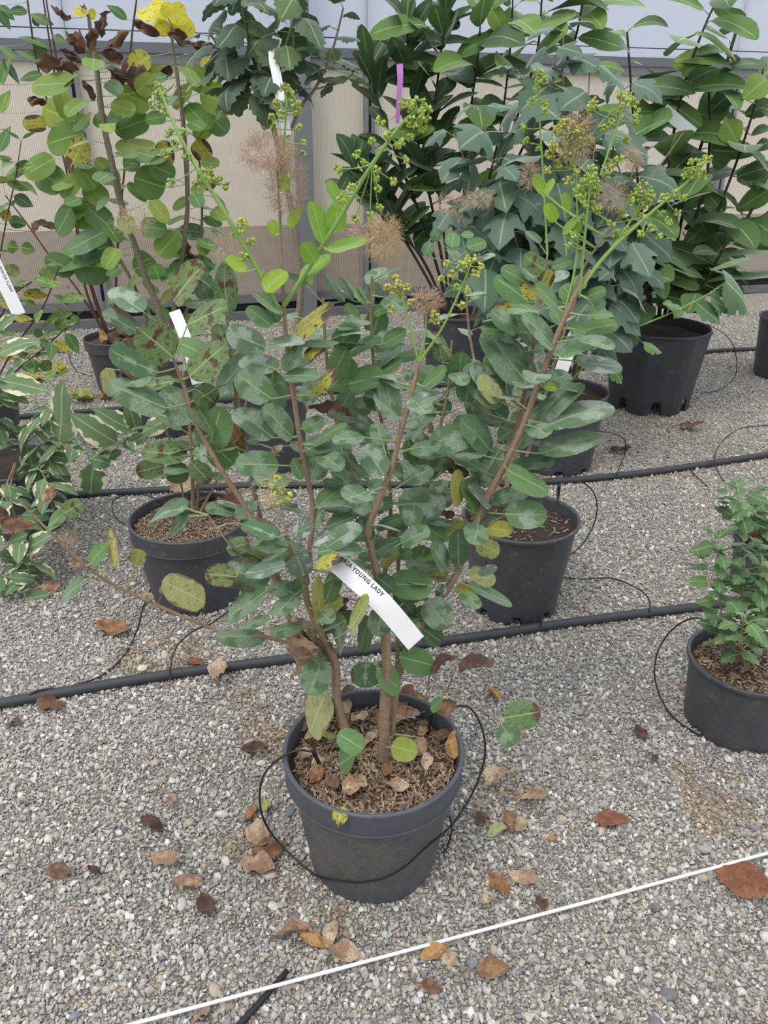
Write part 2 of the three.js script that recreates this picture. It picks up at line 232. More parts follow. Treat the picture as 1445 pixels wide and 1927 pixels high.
class Shrub {
  constructor(label, D, x, opts = {}) { // base stands at ground distance D, under pixel column x (taken at pot height)
    this.D = D; this.base = at(x, opts.y ?? 900, D); this.base.y = 0; this.kind = opts.kind ?? 'smoke'; this.samples = []; this.n = 0; this.grow = 1;
    this.g = thing(opts.name ?? 'potted_shrub', label, 'plant', this.base, opts.group);
  }
  stem(p, r, mat = M.bark, o = {}) { // p: [px, py, dd?], r: radii in mm from base to tip
    const pts = p.map(([x, y, dd = 0]) => at(x, y, this.D + dd)); return this.stem3(pts, r, mat, o);
  }
  stem3(pts, r, mat = M.bark, o = {}) {
    const rad = r.map((q) => q * (mat === M.bark ? 0.78 : 1) / 1000), m = part(o.name ?? 'stem', tube(pts, rad, 7, (pts.length - 1) * 6, this.base, 0.14), mat, this.g), c = new THREE.CatmullRomCurve3(pts, false, 'centripetal'), list = [];
    const N = Math.max(12, pts.length * 8);
    for (let i = 0; i <= N; i++) { const q = c.getPoint(i / N), [x, y] = toPx(q); list.push({ p: q, x, y, t: i / N, D: -q.z, tan: c.getTangent(i / N) }); }
    if (!o.bare) this.samples.push(...list); m.line = list; return m;
  }
  nearest(x, y) { let best = null, bc = 1e9; for (const s of this.samples) { const c = Math.hypot(s.x - x, s.y - y) + (s.y < y - 8 ? 0.6 * (y - 8 - s.y) : 0); if (c < bc) { bc = c; best = s; } } return best; }
  leaf(bx, by, tx, ty, w, mat, o = {}) {
    { const k = this.grow - 1; bx -= (tx - bx) * k * 0.3; by -= (ty - by) * k * 0.3; tx += (tx - bx) * k * 0.7; ty += (ty - by) * k * 0.7; w *= this.grow; }
    const dry = DRY.has(mat), st = { ...(dry ? STYLE.dry() : STYLE[o.kind ?? this.kind]()), ...(mat === 'dk' ? { crump: rr(0.45, 0.75), rag: rr(0.25, 0.5), wave: rr(0.12, 0.25), roll: rr(0.8, 2.4) } : {}), ...(o.style ?? {}) }, s = o.free ? null : this.nearest(bx, by);
    const far = s ? Math.hypot(s.x - bx, s.y - by) * axial(s.p) / FPX : 0;
    const D = (s ? s.D : this.D) + (o.dd ?? (rr(-1, 1) * Math.min(0.045, 0.02 + 0.6 * far)));
    const B = at(bx, by, D), flat = at(tx, ty, D).distanceTo(B), T = at(tx, ty, D + (o.dz ?? rr(-0.4, 0.5)) * flat), a = T.clone().sub(B), L = a.length(); a.normalize();
    const c = CAM.clone().sub(B).normalize(), wm = w * axial(B) / FPX, W = Math.max(wm, Math.min(st.ratio * L, wm * 2.2));
    const n0 = c.clone().sub(a.clone().multiplyScalar(c.dot(a))).normalize(), th = Math.acos(clamp(wm / W, 0, 1));
    const n1 = n0.clone().applyAxisAngle(a, th), n2 = n0.clone().applyAxisAngle(a, -th), n = n1.y > n2.y ? n1 : n2;
    this.n++;
    return part('leaf', blade(B, a, n, L, W, st, s ? s.p : o.root, this.base), lm(mat), this.g);
  }
  list(ox, oy, k, rows, o = {}) { for (const [bx, by, tx, ty, w, m, dd] of rows) this.leaf(ox + bx / k, oy + by / k, ox + tx / k, oy + ty / k, w / k, m, dd === undefined ? o : { ...o, dd }); }
  // leaves set spirally along a stem
  dress(m, { from = 0.2, to = 1, n = 10, L = [0.05, 0.07], el = 0.3, droop = 0.2, pet = [0.02, 0.04], mats, kind, whorl = 1, az0 = rnd() * 6.28, ratio = 1, step = 2.4, face = 0, join }) {
    const kd = kind ?? this.kind; let az = az0;
    for (let i = 0; i < n; i++) {
      const t = mix(from, to, n > 1 ? i / (n - 1) : 1), s = m.line[Math.round(t * (m.line.length - 1))];
      for (let k = 0; k < whorl; k++) {
        const q = az + k * 6.2832 / whorl + rr(-0.35, 0.35), e = el + rr(-0.3, 0.3) + 0.35 * (t > 0.92 ? 1 : 0), d = V(Math.cos(q) * Math.cos(e), Math.sin(e), Math.sin(q) * Math.cos(e)), B = s.p.clone().add(d.clone().multiplyScalar(rr(...pet))), a = d.clone().add(V(0, -droop + rr(-0.2, 0.2), 0)).normalize();
        const len = rr(...L) * (t > 0.93 ? 0.7 : 1), st = STYLE[kd](), side = a.clone().cross(UP).normalize(), nn = side.clone().cross(a).normalize().applyAxisAngle(a, rr(-0.45, 0.45)); if (nn.y < 0) nn.negate(); if (face) { const c = CAM.clone().sub(B).normalize(); c.addScaledVector(a, -c.dot(a)).normalize(); nn.lerp(c, face * rr(0.3, 1)).normalize(); nn.addScaledVector(a, -nn.dot(a)).normalize(); }
        const geo = blade(B, a, nn, len, len * st.ratio * ratio * rr(0.9, 1.1), st, s.p, this.base);
        if (join) join.push(geo); else { this.n++; part('leaf', geo, lm(pick(mats)), this.g); }
      }
      az += step;
    }
  }
  cluster(c, R, parent, n, tint, root) { // a knot of small flower buds
    const gs = [], K = n ?? Math.round(clamp(R * 2600, 12, 70));
    for (let i = 0; i < K; i++) {
      const d = V(rr(-1, 1), rr(-1, 1), rr(-1, 1)).normalize().multiplyScalar(R * Math.cbrt(rr(0.1, 1))), g = new THREE.OctahedronGeometry(rr(0.0017, 0.0032), 0); g.scale(rr(0.8, 1.3), rr(0.8, 1.3), rr(0.8, 1.3)); g.rotateX(rnd() * 3); g.rotateY(rnd() * 3); g.translate(c.x + d.x - this.base.x, c.y + d.y - this.base.y, c.z + d.z - this.base.z);
      const q = rr(0.72, 1.2), col = [tint[0] * q, tint[1] * q, tint[2] * q * rr(0.7, 1.1)], a = new Float32Array(g.attributes.position.count * 3); for (let k = 0; k < a.length; k++) a[k] = col[k % 3]; g.setAttribute('color', new THREE.BufferAttribute(a, 3)); g.deleteAttribute('uv'); gs.push(g.index ? g.toNonIndexed() : g);
    }
    const twigs = [[root ?? c.clone().add(V(0, -R, 0)), c]]; for (let i = 0; i < 4; i++) twigs.push([c.clone().add(V(0, -R * 0.5, 0)), c.clone().add(V(rr(-1, 1), rr(-0.4, 1), rr(-1, 1)).multiplyScalar(R * 0.8))]);
    for (const [p, q] of twigs) { const t = tube([p, p.clone().lerp(q, 0.5).add(V(0, -0.002, 0)), q], [0.0009, 0.0006], 4, 3, this.base).toNonIndexed(); const a = new Float32Array(t.attributes.position.count * 3); for (let k = 0; k < a.length; k++) a[k] = [0.24, 0.38, 0.1][k % 3]; t.setAttribute('color', new THREE.BufferAttribute(a, 3)); t.deleteAttribute('uv'); gs.push(t); }
    return part('flower_cluster', mergeGeometries(gs), M.bud, parent);
  }
  // green flower head: axis through pixels, knots [px, py, radius px]
  panicle(path, D, knots, { r = [2.4, 1.2], tint = [0.36, 0.46, 0.1], mat = M.green } = {}) {
    const pts = path.map(([x, y, dd = 0]) => at(x, y, D + dd)), ax = part('flower_stalk', tube(pts, r.map((q) => q / 1000), 6, (pts.length - 1) * 4, this.base), mat, this.g), c = new THREE.CatmullRomCurve3(pts), sp = []; for (let i = 0; i <= 40; i++) { const q = c.getPoint(i / 40), [x, y] = toPx(q); sp.push({ q, x, y }); }
    for (const [x, y, R] of knots) { const s = sp.reduce((m, e) => { const d = Math.hypot(e.x - x, e.y - y - R * 0.8); return d < m[0] ? [d, e] : m; }, [1e9, null])[1], d = -s.q.z, C = at(x, y, d + rr(-0.02, 0.02)); this.cluster(C, R * axial(C) / FPX, ax, undefined, tint, s.q); }
    return ax;
  }
  plume(x, y, rx, ry, D, mat = M.plume, n = 260) { // dry feathery seed head
    const C = at(x, y, D), k = axial(C) / FPX, gs = [];
    for (let i = 0; i < n * 1.8; i++) {
      const d = V(rr(-1, 1), rr(-1, 1), rr(-1, 1)).normalize(), q = Math.cbrt(rr(0.02, 0.8)), p = C.clone().add(V(d.x * rx * k * q, d.y * ry * k * q, d.z * rx * k * q)), e = d.clone().add(V(rr(-1, 1), rr(-0.7, 0.9), rr(-1, 1))).normalize().multiplyScalar(rr(0.007, 0.017)), b = p.clone().add(e), m = p.clone().lerp(b, 0.5).add(V(rr(-1, 1), rr(-1, 1), rr(-1, 1)).multiplyScalar(0.004));
      gs.push(tube([p, m, b], [0.00034, 0.00022], 3, 3, this.base));
    }
    return part('seed_plume', mergeGeometries(gs), mat, this.g);
  }
  pot({ R = 0.17, r = 0.125, h = 0.275, band = 0.055, mat, feet = 0, notch = 0.02, rib = 0, soil = 0.035, soilMat, chips = 0 }) {
    const prof = band ? [[r * 0.97, 0], [r, 0.004], [mix(r, R, 0.72) * 0.985, h - band - 0.004], [R - 0.012, h - band - 0.001], [R - 0.0035, h - band], [R - 0.003, h - band + 0.0015], [R - 0.006, h - band + 0.004], [R, h - 0.006], [R - 0.002, h - 0.001], [R - 0.007, h], [R - 0.01, h - 0.004], [R - 0.014, h - soil - 0.02]]
      : [[r * 0.97, 0], [r, 0.004], [r + 0.002, 0.03], [R - 0.006, h - 0.016], [R - 0.001, h - 0.015], [R + 0.002, h - 0.01], [R + 0.002, h - 0.003], [R, h], [R - 0.006, h - 0.001], [R - 0.008, h - 0.008], [R - 0.014, h - soil - 0.02]];
    const N = 72, pos = [], uv = [], idx = [];
    prof.forEach(([q, y], i) => { for (let k = 0; k <= N; k++) { const a = k / N * Math.PI * 2; let rad = q, yy = y; if (feet && i < 3) { const f = Math.cos(a * feet + 0.6), up = sm(0.55, 0.7, f) * notch; yy = Math.max(y, up + (i * 0.002)); if (i === 2) yy = Math.max(y, notch + 0.004); } if (rib && i > 0 && i < prof.length - 6) rad *= 1 + rib * sm(0.2, 0.6, Math.cos(a * feet + 0.6 + Math.PI)); pos.push(Math.sin(a) * rad, yy, Math.cos(a) * rad); uv.push(k / N, y / h); } });
    for (let i = 0; i < prof.length - 1; i++) for (let k = 0; k < N; k++) { const a = i * (N + 1) + k, b = a + N + 1; idx.push(a, a + 1, b, a + 1, b + 1, b); }
    const g = new THREE.BufferGeometry(); g.setAttribute('position', new THREE.Float32BufferAttribute(pos, 3)); g.setAttribute('uv', new THREE.Float32BufferAttribute(uv, 2)); g.setIndex(idx); g.computeVertexNormals();
    const P = part('pot', g, mat, this.g);
    const rings = [], sp = [], si = []; // bumpy soil disc
    const RN = 9, AN = 40; for (let i = 0; i <= RN; i++) for (let k = 0; k <= AN; k++) { const q = (R - 0.0125) * i / RN, a = k / AN * 6.28319, X = Math.cos(a) * q, Z = Math.sin(a) * q; sp.push(X, h - soil + 0.012 * (fbm(X * 30 + 9, Z * 30 + 9, 4) - 0.5) + (i === RN ? -0.004 : 0.006 * (1 - i / RN)), Z); rings.push(X * 6, Z * 6); }
    for (let i = 0; i < RN; i++) for (let k = 0; k < AN; k++) { const a = i * (AN + 1) + k, b = a + AN + 1; si.push(a, a + 1, b, a + 1, b + 1, b); }
    const so = new THREE.BufferGeometry(); so.setAttribute('position', new THREE.Float32BufferAttribute(sp, 3)); so.setAttribute('uv', new THREE.Float32BufferAttribute(rings, 2)); so.setIndex(si); so.computeVertexNormals();
    const S = part('soil', so, soilMat ?? M.soil, this.g);
    if (chips) { // loose mulch
      const gs = []; for (let i = 0; i < chips; i++) { const q = (R - 0.02) * Math.sqrt(rnd()), a = rnd() * 6.28, L = rr(0.005, 0.019), b = new THREE.BoxGeometry(L, rr(0.001, 0.0025), rr(0.0015, 0.0036)).toNonIndexed(); b.rotateZ(rr(-0.5, 0.5)); b.rotateY(rnd() * 6.28); const X = Math.cos(a) * q, Z = Math.sin(a) * q; b.translate(X, h - soil + 0.012 * (fbm(X * 30 + 9, Z * 30 + 9, 4) - 0.5) + 0.006 * (1 - q / R) + rr(0.0005, 0.005), Z); const t = rr(0.6, 1.25), col = pick([[0.31, 0.22, 0.15], [0.24, 0.165, 0.115], [0.38, 0.29, 0.21], [0.17, 0.12, 0.085]]), arr = new Float32Array(b.attributes.position.count * 3); for (let k = 0; k < arr.length; k++) arr[k] = col[k % 3] * t; b.setAttribute('color', new THREE.BufferAttribute(arr, 3)); gs.push(b); }
      const m = part('mulch', mergeGeometries(gs), M.bud, S); m.userData.kind = 'stuff';
    }
    this.potH = h; this.soilY = h - soil; return P;
  }
}

// ---------------------------------------------------------------- ground
const grit = tex(512, 512, (u, v) => { // packed grit: cell pattern of crumbs in mixed greys and tans, repeating
  const n = 46; let best = 9, id = 0, b2 = 9; const X = u * n, Y = v * n, i = Math.floor(X), j = Math.floor(Y);
  for (let a = -1; a < 2; a++) for (let b = -1; b < 2; b++) { const ii = ((i + a) % n + n) % n, jj = ((j + b) % n + n) % n, d = Math.hypot(i + a + hash2(ii, jj, 1) - X, (j + b + hash2(ii, jj, 2) - Y) * 1.15); if (d < best) { b2 = best; best = d; id = hash2(ii, jj, 3); } else if (d < b2) b2 = d; }
  const t = hash2(Math.floor(id * 9999), 7), tone = 0.72 + 0.4 * hash2(Math.floor(id * 9999), 3), c = t < 0.55 ? [176, 168, 157] : t < 0.75 ? [150, 146, 144] : t < 0.92 ? [186, 170, 148] : [206, 201, 192];
  return c.map((q) => q * tone * (0.6 + 0.4 * sm(0.02, 0.2, b2 - best)));
}, true, true);
M.ground = std({ map: grit, bumpMap: grit, bumpScale: 0.006, roughness: 0.95 });
M.soil = std({ map: tex(128, 128, (u, v) => mixc([96, 72, 54], [54, 40, 32], fbm(u * 24, v * 24, 2)), true, true), roughness: 1 });
M.darkSoil = std({ map: tex(128, 128, (u, v) => mixc([62, 50, 42], [34, 28, 25], fbm(u * 20, v * 20, 6)), true, true), roughness: 1 });
const floor = new THREE.Group(); floor.name = 'floor'; scene.add(floor); tag(floor, 'pale grey gravel ground of crushed stone', 'ground', null, 'structure');
{
  const g = new THREE.PlaneGeometry(16, 14, 1, 1); g.rotateX(-Math.PI / 2); g.translate(0, -0.003, -3); const p = g.attributes.position, u = g.attributes.uv; for (let i = 0; i < p.count; i++) u.setXY(i, p.getX(i) * 2.2, p.getZ(i) * 2.2);
  part('grit_bed', g, M.ground, floor);
  const base = new THREE.IcosahedronGeometry(1, 0), bp = base.attributes.position; for (let i = 0; i < bp.count; i++) { const k = 0.62 + 0.66 * hash2(Math.round(bp.getX(i) * 99), Math.round(bp.getY(i) * 99), Math.round(bp.getZ(i) * 99)); bp.setXYZ(i, bp.getX(i) * k, bp.getY(i) * k, bp.getZ(i) * k); } base.computeVertexNormals();
  const spots = [], mat4 = new THREE.Matrix4(), q = new THREE.Quaternion(), e = new THREE.Euler();
  const bands = [[0.35, 1.9, 0.0055, 0.0018, 0.0074], [1.9, 3.0, 0.0078, 0.0024, 0.0078], [3.0, 6.4, 0.0165, 0.004, 0.008]];
  for (const [d0, d1, step, r0, r1] of bands) for (let d = d0; d < d1; d += step) { const hw = 0.475 * (0.9 * d + 0.58) + 0.35; for (let x = -hw; x < hw; x += step) spots.push([x + rr(-0.6, 0.6) * step, -(d + rr(-0.6, 0.6) * step), mix(r0, r1, Math.pow(rnd(), 3.2))]); }
  const gravel = new THREE.InstancedMesh(base, std({ color: 0xffffff, roughness: 0.9, flatShading: true }), spots.length); gravel.name = 'gravel'; gravel.userData.kind = 'stuff'; gravel.receiveShadow = gravel.castShadow = true; floor.add(gravel);
  const pal = [[0.43, 0.405, 0.37], [0.47, 0.45, 0.415], [0.33, 0.325, 0.315], [0.53, 0.51, 0.475], [0.25, 0.25, 0.255], [0.42, 0.37, 0.31], [0.66, 0.645, 0.61], [0.38, 0.37, 0.35]], col = new THREE.Color();
  const soiled = [[500, 1370, 0.2], [610, 1730, 0.1], [1340, 1490, 0.13], [1000, 1050, 0.14], [300, 1240, 0.16], [480, 1600, 0.09], [960, 1480, 0.12], [1250, 800, 0.25]].map(([x, y, r]) => [onPlane(x, y, 0), r]);
  const tint = (x, z) => { const f = fbm(x * 1.3 + 40, z * 1.3 + 40, 11); let w = 0; for (const [c, r] of soiled) w = Math.max(w, sm(r, r * 0.4, Math.hypot(x - c.x, z - c.z) + 0.12 * (fbm(x * 12, z * 12, 6) - 0.5))); return [0.82 + 0.22 * f, w * 0.85 * sm(0.38, 0.56, fbm(x * 16, z * 16, 3))]; };
  spots.forEach(([x, z, r], i) => {
    e.set(rnd() * 6.28, rnd() * 6.28, rnd() * 6.28); q.setFromEuler(e); mat4.compose(V(x, r * rr(-0.1, 0.45), z), q, V(r * rr(0.8, 1.9), r * rr(0.45, 0.95), r * rr(0.65, 1.2))); gravel.setMatrixAt(i, mat4);
    const c = pick(pal), [k, w] = tint(x, z), j = rr(0.85, 1.12) * k; gravel.setColorAt(i, col.setRGB(c[0] * j * mix(1, 0.82, w), c[1] * j * mix(1, 0.68, w), c[2] * j * mix(1, 0.52, w)));
  });
  // the larger stones, one by one
  const SG = [0, 1, 2, 3].map((s) => { const g2 = new THREE.IcosahedronGeometry(1, 1), p2 = g2.attributes.position; for (let i = 0; i < p2.count; i++) { const X = p2.getX(i), Y = p2.getY(i), Z = p2.getZ(i), k = 0.75 + 0.5 * fbm(X * 1.3 + 7 + Z, Y * 1.3 + 3 - Z * 0.7, s * 5 + 2, 2); p2.setXYZ(i, X * k, Y * k * 0.62, Z * k * 0.85); } g2.computeVertexNormals(); return g2; });
  const SM = [[196, 190, 180], [170, 164, 158], [140, 142, 146], [186, 172, 152], [212, 208, 200], [120, 122, 128], [158, 140, 128]].map((c, i) => std({ map: tex(32, 32, (u, v) => mixc(c, c.map((k) => k * 0.8), fbm(u * 8, v * 8, i)), true, true), roughness: 0.88, flatShading: true }));
  const put = (p, r, m) => { const s = part('stone', pick(SG), m, floor); s.position.copy(p); s.position.y = r * 0.3; s.rotation.set(rr(-0.3, 0.3), rnd() * 6.28, rr(-0.3, 0.3)); s.scale.set(r * rr(0.9, 1.25), r, r * rr(0.8, 1.1)); };
  const seen = [[108, 1110, 12, 3], [92, 1580, 13, 4], [265, 1523, 9, 4], [60, 1395, 8, 0], [345, 1765, 11, 2], [88, 1860, 12, 4], [230, 1650, 9, 0], [425, 1622, 12, 4], [510, 1650, 15, 0], [515, 1707, 13, 4], [560, 1725, 9, 5], [680, 1800, 14, 4], [745, 1712, 10, 4], [1270, 1500, 9, 0], [1110, 1805, 14, 1], [1170, 1795, 12, 0], [1160, 1835, 12, 4], [1215, 1810, 9, 2], [1325, 1505, 11, 5], [1375, 1662, 12, 3], [925, 1930, 14, 4], [1440, 1765, 18, 4], [1170, 1600, 10, 0], [1135, 1515, 11, 1], [320, 905 + 700, 8, 1], [1013, 1205, 10, 4], [800, 1860, 11, 0], [830, 1870, 9, 4], [955, 1505, 10, 5], [810, 1855, 8, 4], [510, 1195, 16, 6], [470, 1175, 12, 1], [223, 1125, 13, 4], [268, 1260, 14, 4], [190, 1245, 10, 4], [310, 1235, 12, 0], [1262, 1382, 10, 4], [1370, 1430, 12, 4], [1290, 1298, 17, 6], [943, 1170, 13, 0], [995, 1120, 9, 4], [1085, 1040, 9, 4]];
  for (const [x, y, w, m] of seen) { const p = onPlane(x, y, 0); put(p, w * 0.75 * axial(p) / FPX, SM[m]); }
  while (floor.children.filter((c) => c.name === 'stone').length < 300) { const d = mix(0.75, 3.0, Math.pow(rnd(), 0.9)), hw = 0.475 * (0.9 * d + 0.58) + 0.1; put(V(rr(-hw, hw), 0, -d), rr(0.006, 0.0125), pick(SM)); }
}
// ---------------------------------------------------------------- greenhouse side wall
const W0 = onPlane(0, 622, 0), W1 = onPlane(1445, 546, 0), WD = W1.clone().sub(W0).normalize(), WN = V(-WD.z, 0, WD.x).multiplyScalar(-1); if (WN.z < 0) WN.negate();
const wallAt = (x, y, off = 0) => { const r = ray(x, y), t = W0.clone().addScaledVector(WN, off).sub(CAM).dot(WN) / r.dot(WN); return r.multiplyScalar(t).add(CAM); };
const wallS = (p) => p.clone().sub(W0).dot(WD);
const HT = (wallAt(60, 84).y + wallAt(690, 98).y + wallAt(1430, 103).y) / 3, HB = (wallAt(60, 124).y + wallAt(690, 130).y + wallAt(1430, 140).y) / 3, HL = (wallAt(110, 441).y + wallAt(1400, 397).y) / 2, HR = (wallAt(60, 575).y + wallAt(1430, 505).y) / 2;

const wall = new THREE.Group(); wall.name = 'wall_back'; scene.add(wall); wall.position.copy(W0); wall.rotation.y = Math.atan2(-WD.z, WD.x); tag(wall, 'greenhouse side wall of ribbed cream sheets with grey steel rails', 'wall', null, 'structure');
{
  const ribs = tex(64, 64, (u, v) => { const k = 0.93 + 0.07 * Math.cos(u * 6.2832); return [226 * k, 218 * k, 202 * k]; }, true, true), ribs2 = tex(64, 64, (u, v) => { const k = 0.92 + 0.08 * Math.cos(u * 6.2832), f = 0.94 + 0.1 * fbm(u * 3, v * 9, 5); return [178 * k * f, 165 * k * f, 152 * k * f]; }, true, true);
  const cream = std({ map: ribs, bumpMap: ribs, bumpScale: 0.002, roughness: 0.5 }), low = std({ map: ribs2, roughness: 0.6 });
  const film = new THREE.MeshPhysicalMaterial({ color: 0xe4e9f2, roughness: 1, transmission: 0.5, thickness: 0, side: THREE.DoubleSide });
  const steel = std({ map: tex(64, 64, (u, v) => mixc([146, 150, 154], [118, 122, 126], fbm(u * 9, v * 9, 4)), true, true), metalness: 0.35, roughness: 0.55 }), dark = std({ color: 0x26272a, roughness: 0.7 });
  const box = (n, w, h, d, x, y, z, m) => { const g = new THREE.BoxGeometry(w, h, d), u = g.attributes.uv, p = g.attributes.position; for (let i = 0; i < u.count; i++) u.setXY(i, (p.getX(i) + x) / 0.0125, (p.getY(i) + y) * 4); const o = part(n, g, m, wall); o.position.set(x, y, z); return o; };
  const posts = [wallS(wallAt(140, 180)), wallS(wallAt(692, 300)), wallS(wallAt(1372, 200))];
  const xs = [-3.2, posts[0], posts[1], posts[2], posts[2] + 1.4, posts[2] + 3.4];
  for (let i = 0; i < xs.length - 1; i++) { const a = xs[i] + 0.002, b = xs[i + 1] - 0.002; box('sheet', b - a, HB - HL, 0.01, (a + b) / 2, (HB + HL) / 2, 0, cream); box('lower_sheet', b - a, HL - HR + 0.05, 0.01, (a + b) / 2, (HL + HR - 0.05) / 2, 0, low); box('film_panel', b - a, 1.9, 0.004, (a + b) / 2, HT + 0.95, -0.02, film); }
  const len = xs.at(-1) - xs[0], mid = (xs.at(-1) + xs[0]) / 2;
  box('rail', len, (HT - HB) * 0.5, 0.05, mid, HT - (HT - HB) * 0.25, 0.02, std({ color: 0x74787e, roughness: 0.6, metalness: 0.3 })); box('rail', len, (HT - HB) * 0.5, 0.035, mid, HB + (HT - HB) * 0.25, 0.012, steel);
  box('base_rail', len, 0.06, 0.045, mid, HR - 0.03, 0.03, std({ color: 0x6d6f73, roughness: 0.6 })); box('base_board', len, HR - 0.04, 0.02, mid, (HR - 0.06) / 2, 0.008, dark); box('kerb_rail', len, 0.055, 0.06, mid, 0.03, 0.06, std({ color: 0x6a6a6c, roughness: 0.7 }));
  for (const s of posts) { box('post', 0.026, HB, 0.05, s - 0.021, HB / 2, 0.03, steel); box('post', 0.026, HB, 0.05, s + 0.026, HB / 2, 0.03, steel); box('post_gap', 0.022, HB, 0.03, s + 0.003, HB / 2, 0.018, dark); box('upper_post', 0.05, 1.9, 0.03, s, HT + 0.95, -0.05, steel); }
  box('pillar', 0.115, HT + 1.9, 0.06, wallS(wallAt(572, 300, 0.1)), (HT + 1.9) / 2, 0.1, steel);
  const wy = wallAt(700, 72, 0.1).y; part('wire', tube([V(xs[0], wy, 0.1), V(mid, wy - 0.004, 0.1), V(xs.at(-1), wy, 0.1)], [0.0035], 5, 12), dark, wall);
}
// ---------------------------------------------------------------- irrigation
const gp = (list, h) => list.map(([x, y, q = h]) => onPlane(x, y, q));
function pipe(name, pts, r, mat, label, cat, group) { const o = pts[0].clone(); single(name, tube(pts, [r, r], r > 0.006 ? 12 : 6, pts.length * 6, o), mat, label, cat, o, group); }
pipe('irrigation_pipe', gp([[-900, 1465], [-120, 1345], [0, 1324], [300, 1272], [560, 1238], [850, 1204], [1100, 1168], [1330, 1139], [1600, 1100], [2300, 1005]], 0.013), 0.0135, M.pipe, 'black irrigation pipe running across the gravel behind the front pot', 'pipe', 'irrigation pipes');
pipe('irrigation_pipe', gp([[-900, 1020], [-120, 955], [100, 934], [300, 922], [470, 914], [800, 912], [1030, 906], [1200, 891], [1445, 855], [1600, 830], [2100, 752]], 0.013), 0.0135, M.pipe, 'black irrigation pipe running behind the second row of pots', 'pipe', 'irrigation pipes');
pipe('irrigation_pipe', gp([[-700, 850], [-120, 800], [60, 782], [300, 764], [640, 736], [860, 722], [1040, 700], [1320, 662], [1445, 655], [1560, 646], [2000, 612]], 0.013), 0.013, M.pipe, 'thin looking irrigation pipe farthest back, passing the large ribbed pot', 'pipe', 'irrigation pipes');
const T = (pts, label) => pipe('drip_tube', pts.map(([x, y, h = 0.004]) => onPlane(x, y, h)), 0.0022, M.tube, label, 'tube', 'drip tubes');
{ // one tube from the leaning stake round the front of the pot to the upright stake
  const C0 = at(703, 1400, 1.165), onPot = (x, y) => { const r = ray(x, y); for (let k = 0.6; k < 3; k += 0.002) { const p = r.clone().multiplyScalar(k).add(CAM), q = 0.125 + 0.036 * clamp(p.y / 0.22) + 0.005; if (Math.hypot(p.x - C0.x, p.z - C0.z) < q) return p; } return onPlane(x, y, 0.004); };
  const P = [[595, 1416, 0.285], [560, 1412, 0.295], [520, 1432, 0.27], [490, 1478, 0.18], [497, 1545, 0.08], [530, 1592, 0.03]].map(([x, y, h]) => onPlane(x, y, h)).concat([[591, 1645], [630, 1656], [675, 1660], [720, 1653], [760, 1632], [795, 1600]].map(([x, y]) => onPot(x, y)), [[850, 1552, 0.09], [890, 1490, 0.1], [912, 1425, 0.15], [908, 1375, 0.21], [880, 1330, 0.28], [830, 1338, 0.295], [808, 1345, 0.287]].map(([x, y, h]) => onPlane(x, y, h)));
  pipe('drip_tube', P, 0.0021, M.tube, 'long thin black drip tube wrapped round the front of the nearest pot', 'tube', 'drip tubes');
}
T([[846, 1536, 0.06], [850, 1560, 0.03], [843, 1590, 0.006], [832, 1612, 0.003]], 'short thin black drip tube at the side of the nearest pot');
T([[55, 1308, 0.026], [70, 1300, 0.03], [130, 1292, 0.012], [190, 1272, 0.006], [232, 1235, 0.004], [258, 1185, 0.004], [270, 1140, 0.004], [285, 1105, 0.004]], 'thin black drip tube trailing left over gravel from the near pipe');
T([[320, 1282, 0.022], [321, 1255, 0.03], [332, 1218, 0.045], [360, 1190, 0.05], [400, 1172, 0.03], [430, 1150, 0.008]], 'thin black drip tube rising from the near pipe towards the pot with mulch');
T([[238, 990, 0.1], [215, 970, 0.12], [212, 945, 0.15], [240, 930, 0.19], [285, 935, 0.25], [300, 945, 0.268]], 'thin black drip tube looping beside the mulched pot with the wide rim');
T([[1048, 945, 0.3], [1052, 912, 0.32], [1100, 910, 0.28], [1122, 940, 0.2], [1118, 985, 0.1], [1095, 1025, 0.03], [1070, 1045, 0.004]], 'thin black drip tube arching over the plain pot with dark soil');
T([[1062, 1087, 0.004], [1100, 1090, 0.004], [1150, 1088, 0.008], [1200, 1108, 0.02], [1222, 1130, 0.03], [1222, 1150, 0.026]], 'thin black drip tube curving on open gravel between two pots');
T([[870, 1135, 0.004], [930, 1130, 0.005], [985, 1145, 0.02], [1015, 1162, 0.03], [1018, 1180, 0.026]], 'thin black drip tube at the foot of the plain pot');
T([[1350, 1180, 0.2], [1310, 1163, 0.2], [1270, 1180, 0.16], [1238, 1225, 0.1], [1232, 1275, 0.05], [1255, 1335, 0.012], [1300, 1375, 0.004], [1350, 1398, 0.003]], 'thin black drip tube in a wide loop beside the small pot');
T([[1125, 812, 0.3], [1150, 815, 0.22], [1176, 830, 0.15], [1175, 855, 0.09], [1165, 880, 0.04], [1160, 895, 0.026]], 'thin black drip tube from the middle pipe near the lobed shrub');
T([[1445, 800, 0.11], [1390, 808, 0.1], [1352, 840, 0.06], [1345, 868, 0.03], [1355, 895, 0.01], [1368, 912, 0.004]], 'thin black drip tube looping over the middle pipe at far edge');
T([[1330, 610, 0.4], [1365, 630, 0.34], [1385, 670, 0.2], [1382, 710, 0.08], [1350, 735, 0.01], [1300, 740, 0.004]], 'thin black drip tube arching beside the large ribbed pot');
T([[1297, 868, 0.02], [1300, 885, 0.01], [1330, 915, 0.004]], 'short thin drip tube dropping from the middle pipe');
T([[128, 660, 0.004], [135, 685, 0.004], [150, 702, 0.004], [175, 708, 0.004]], 'thin black drip tube curling on gravel by the rear pot');
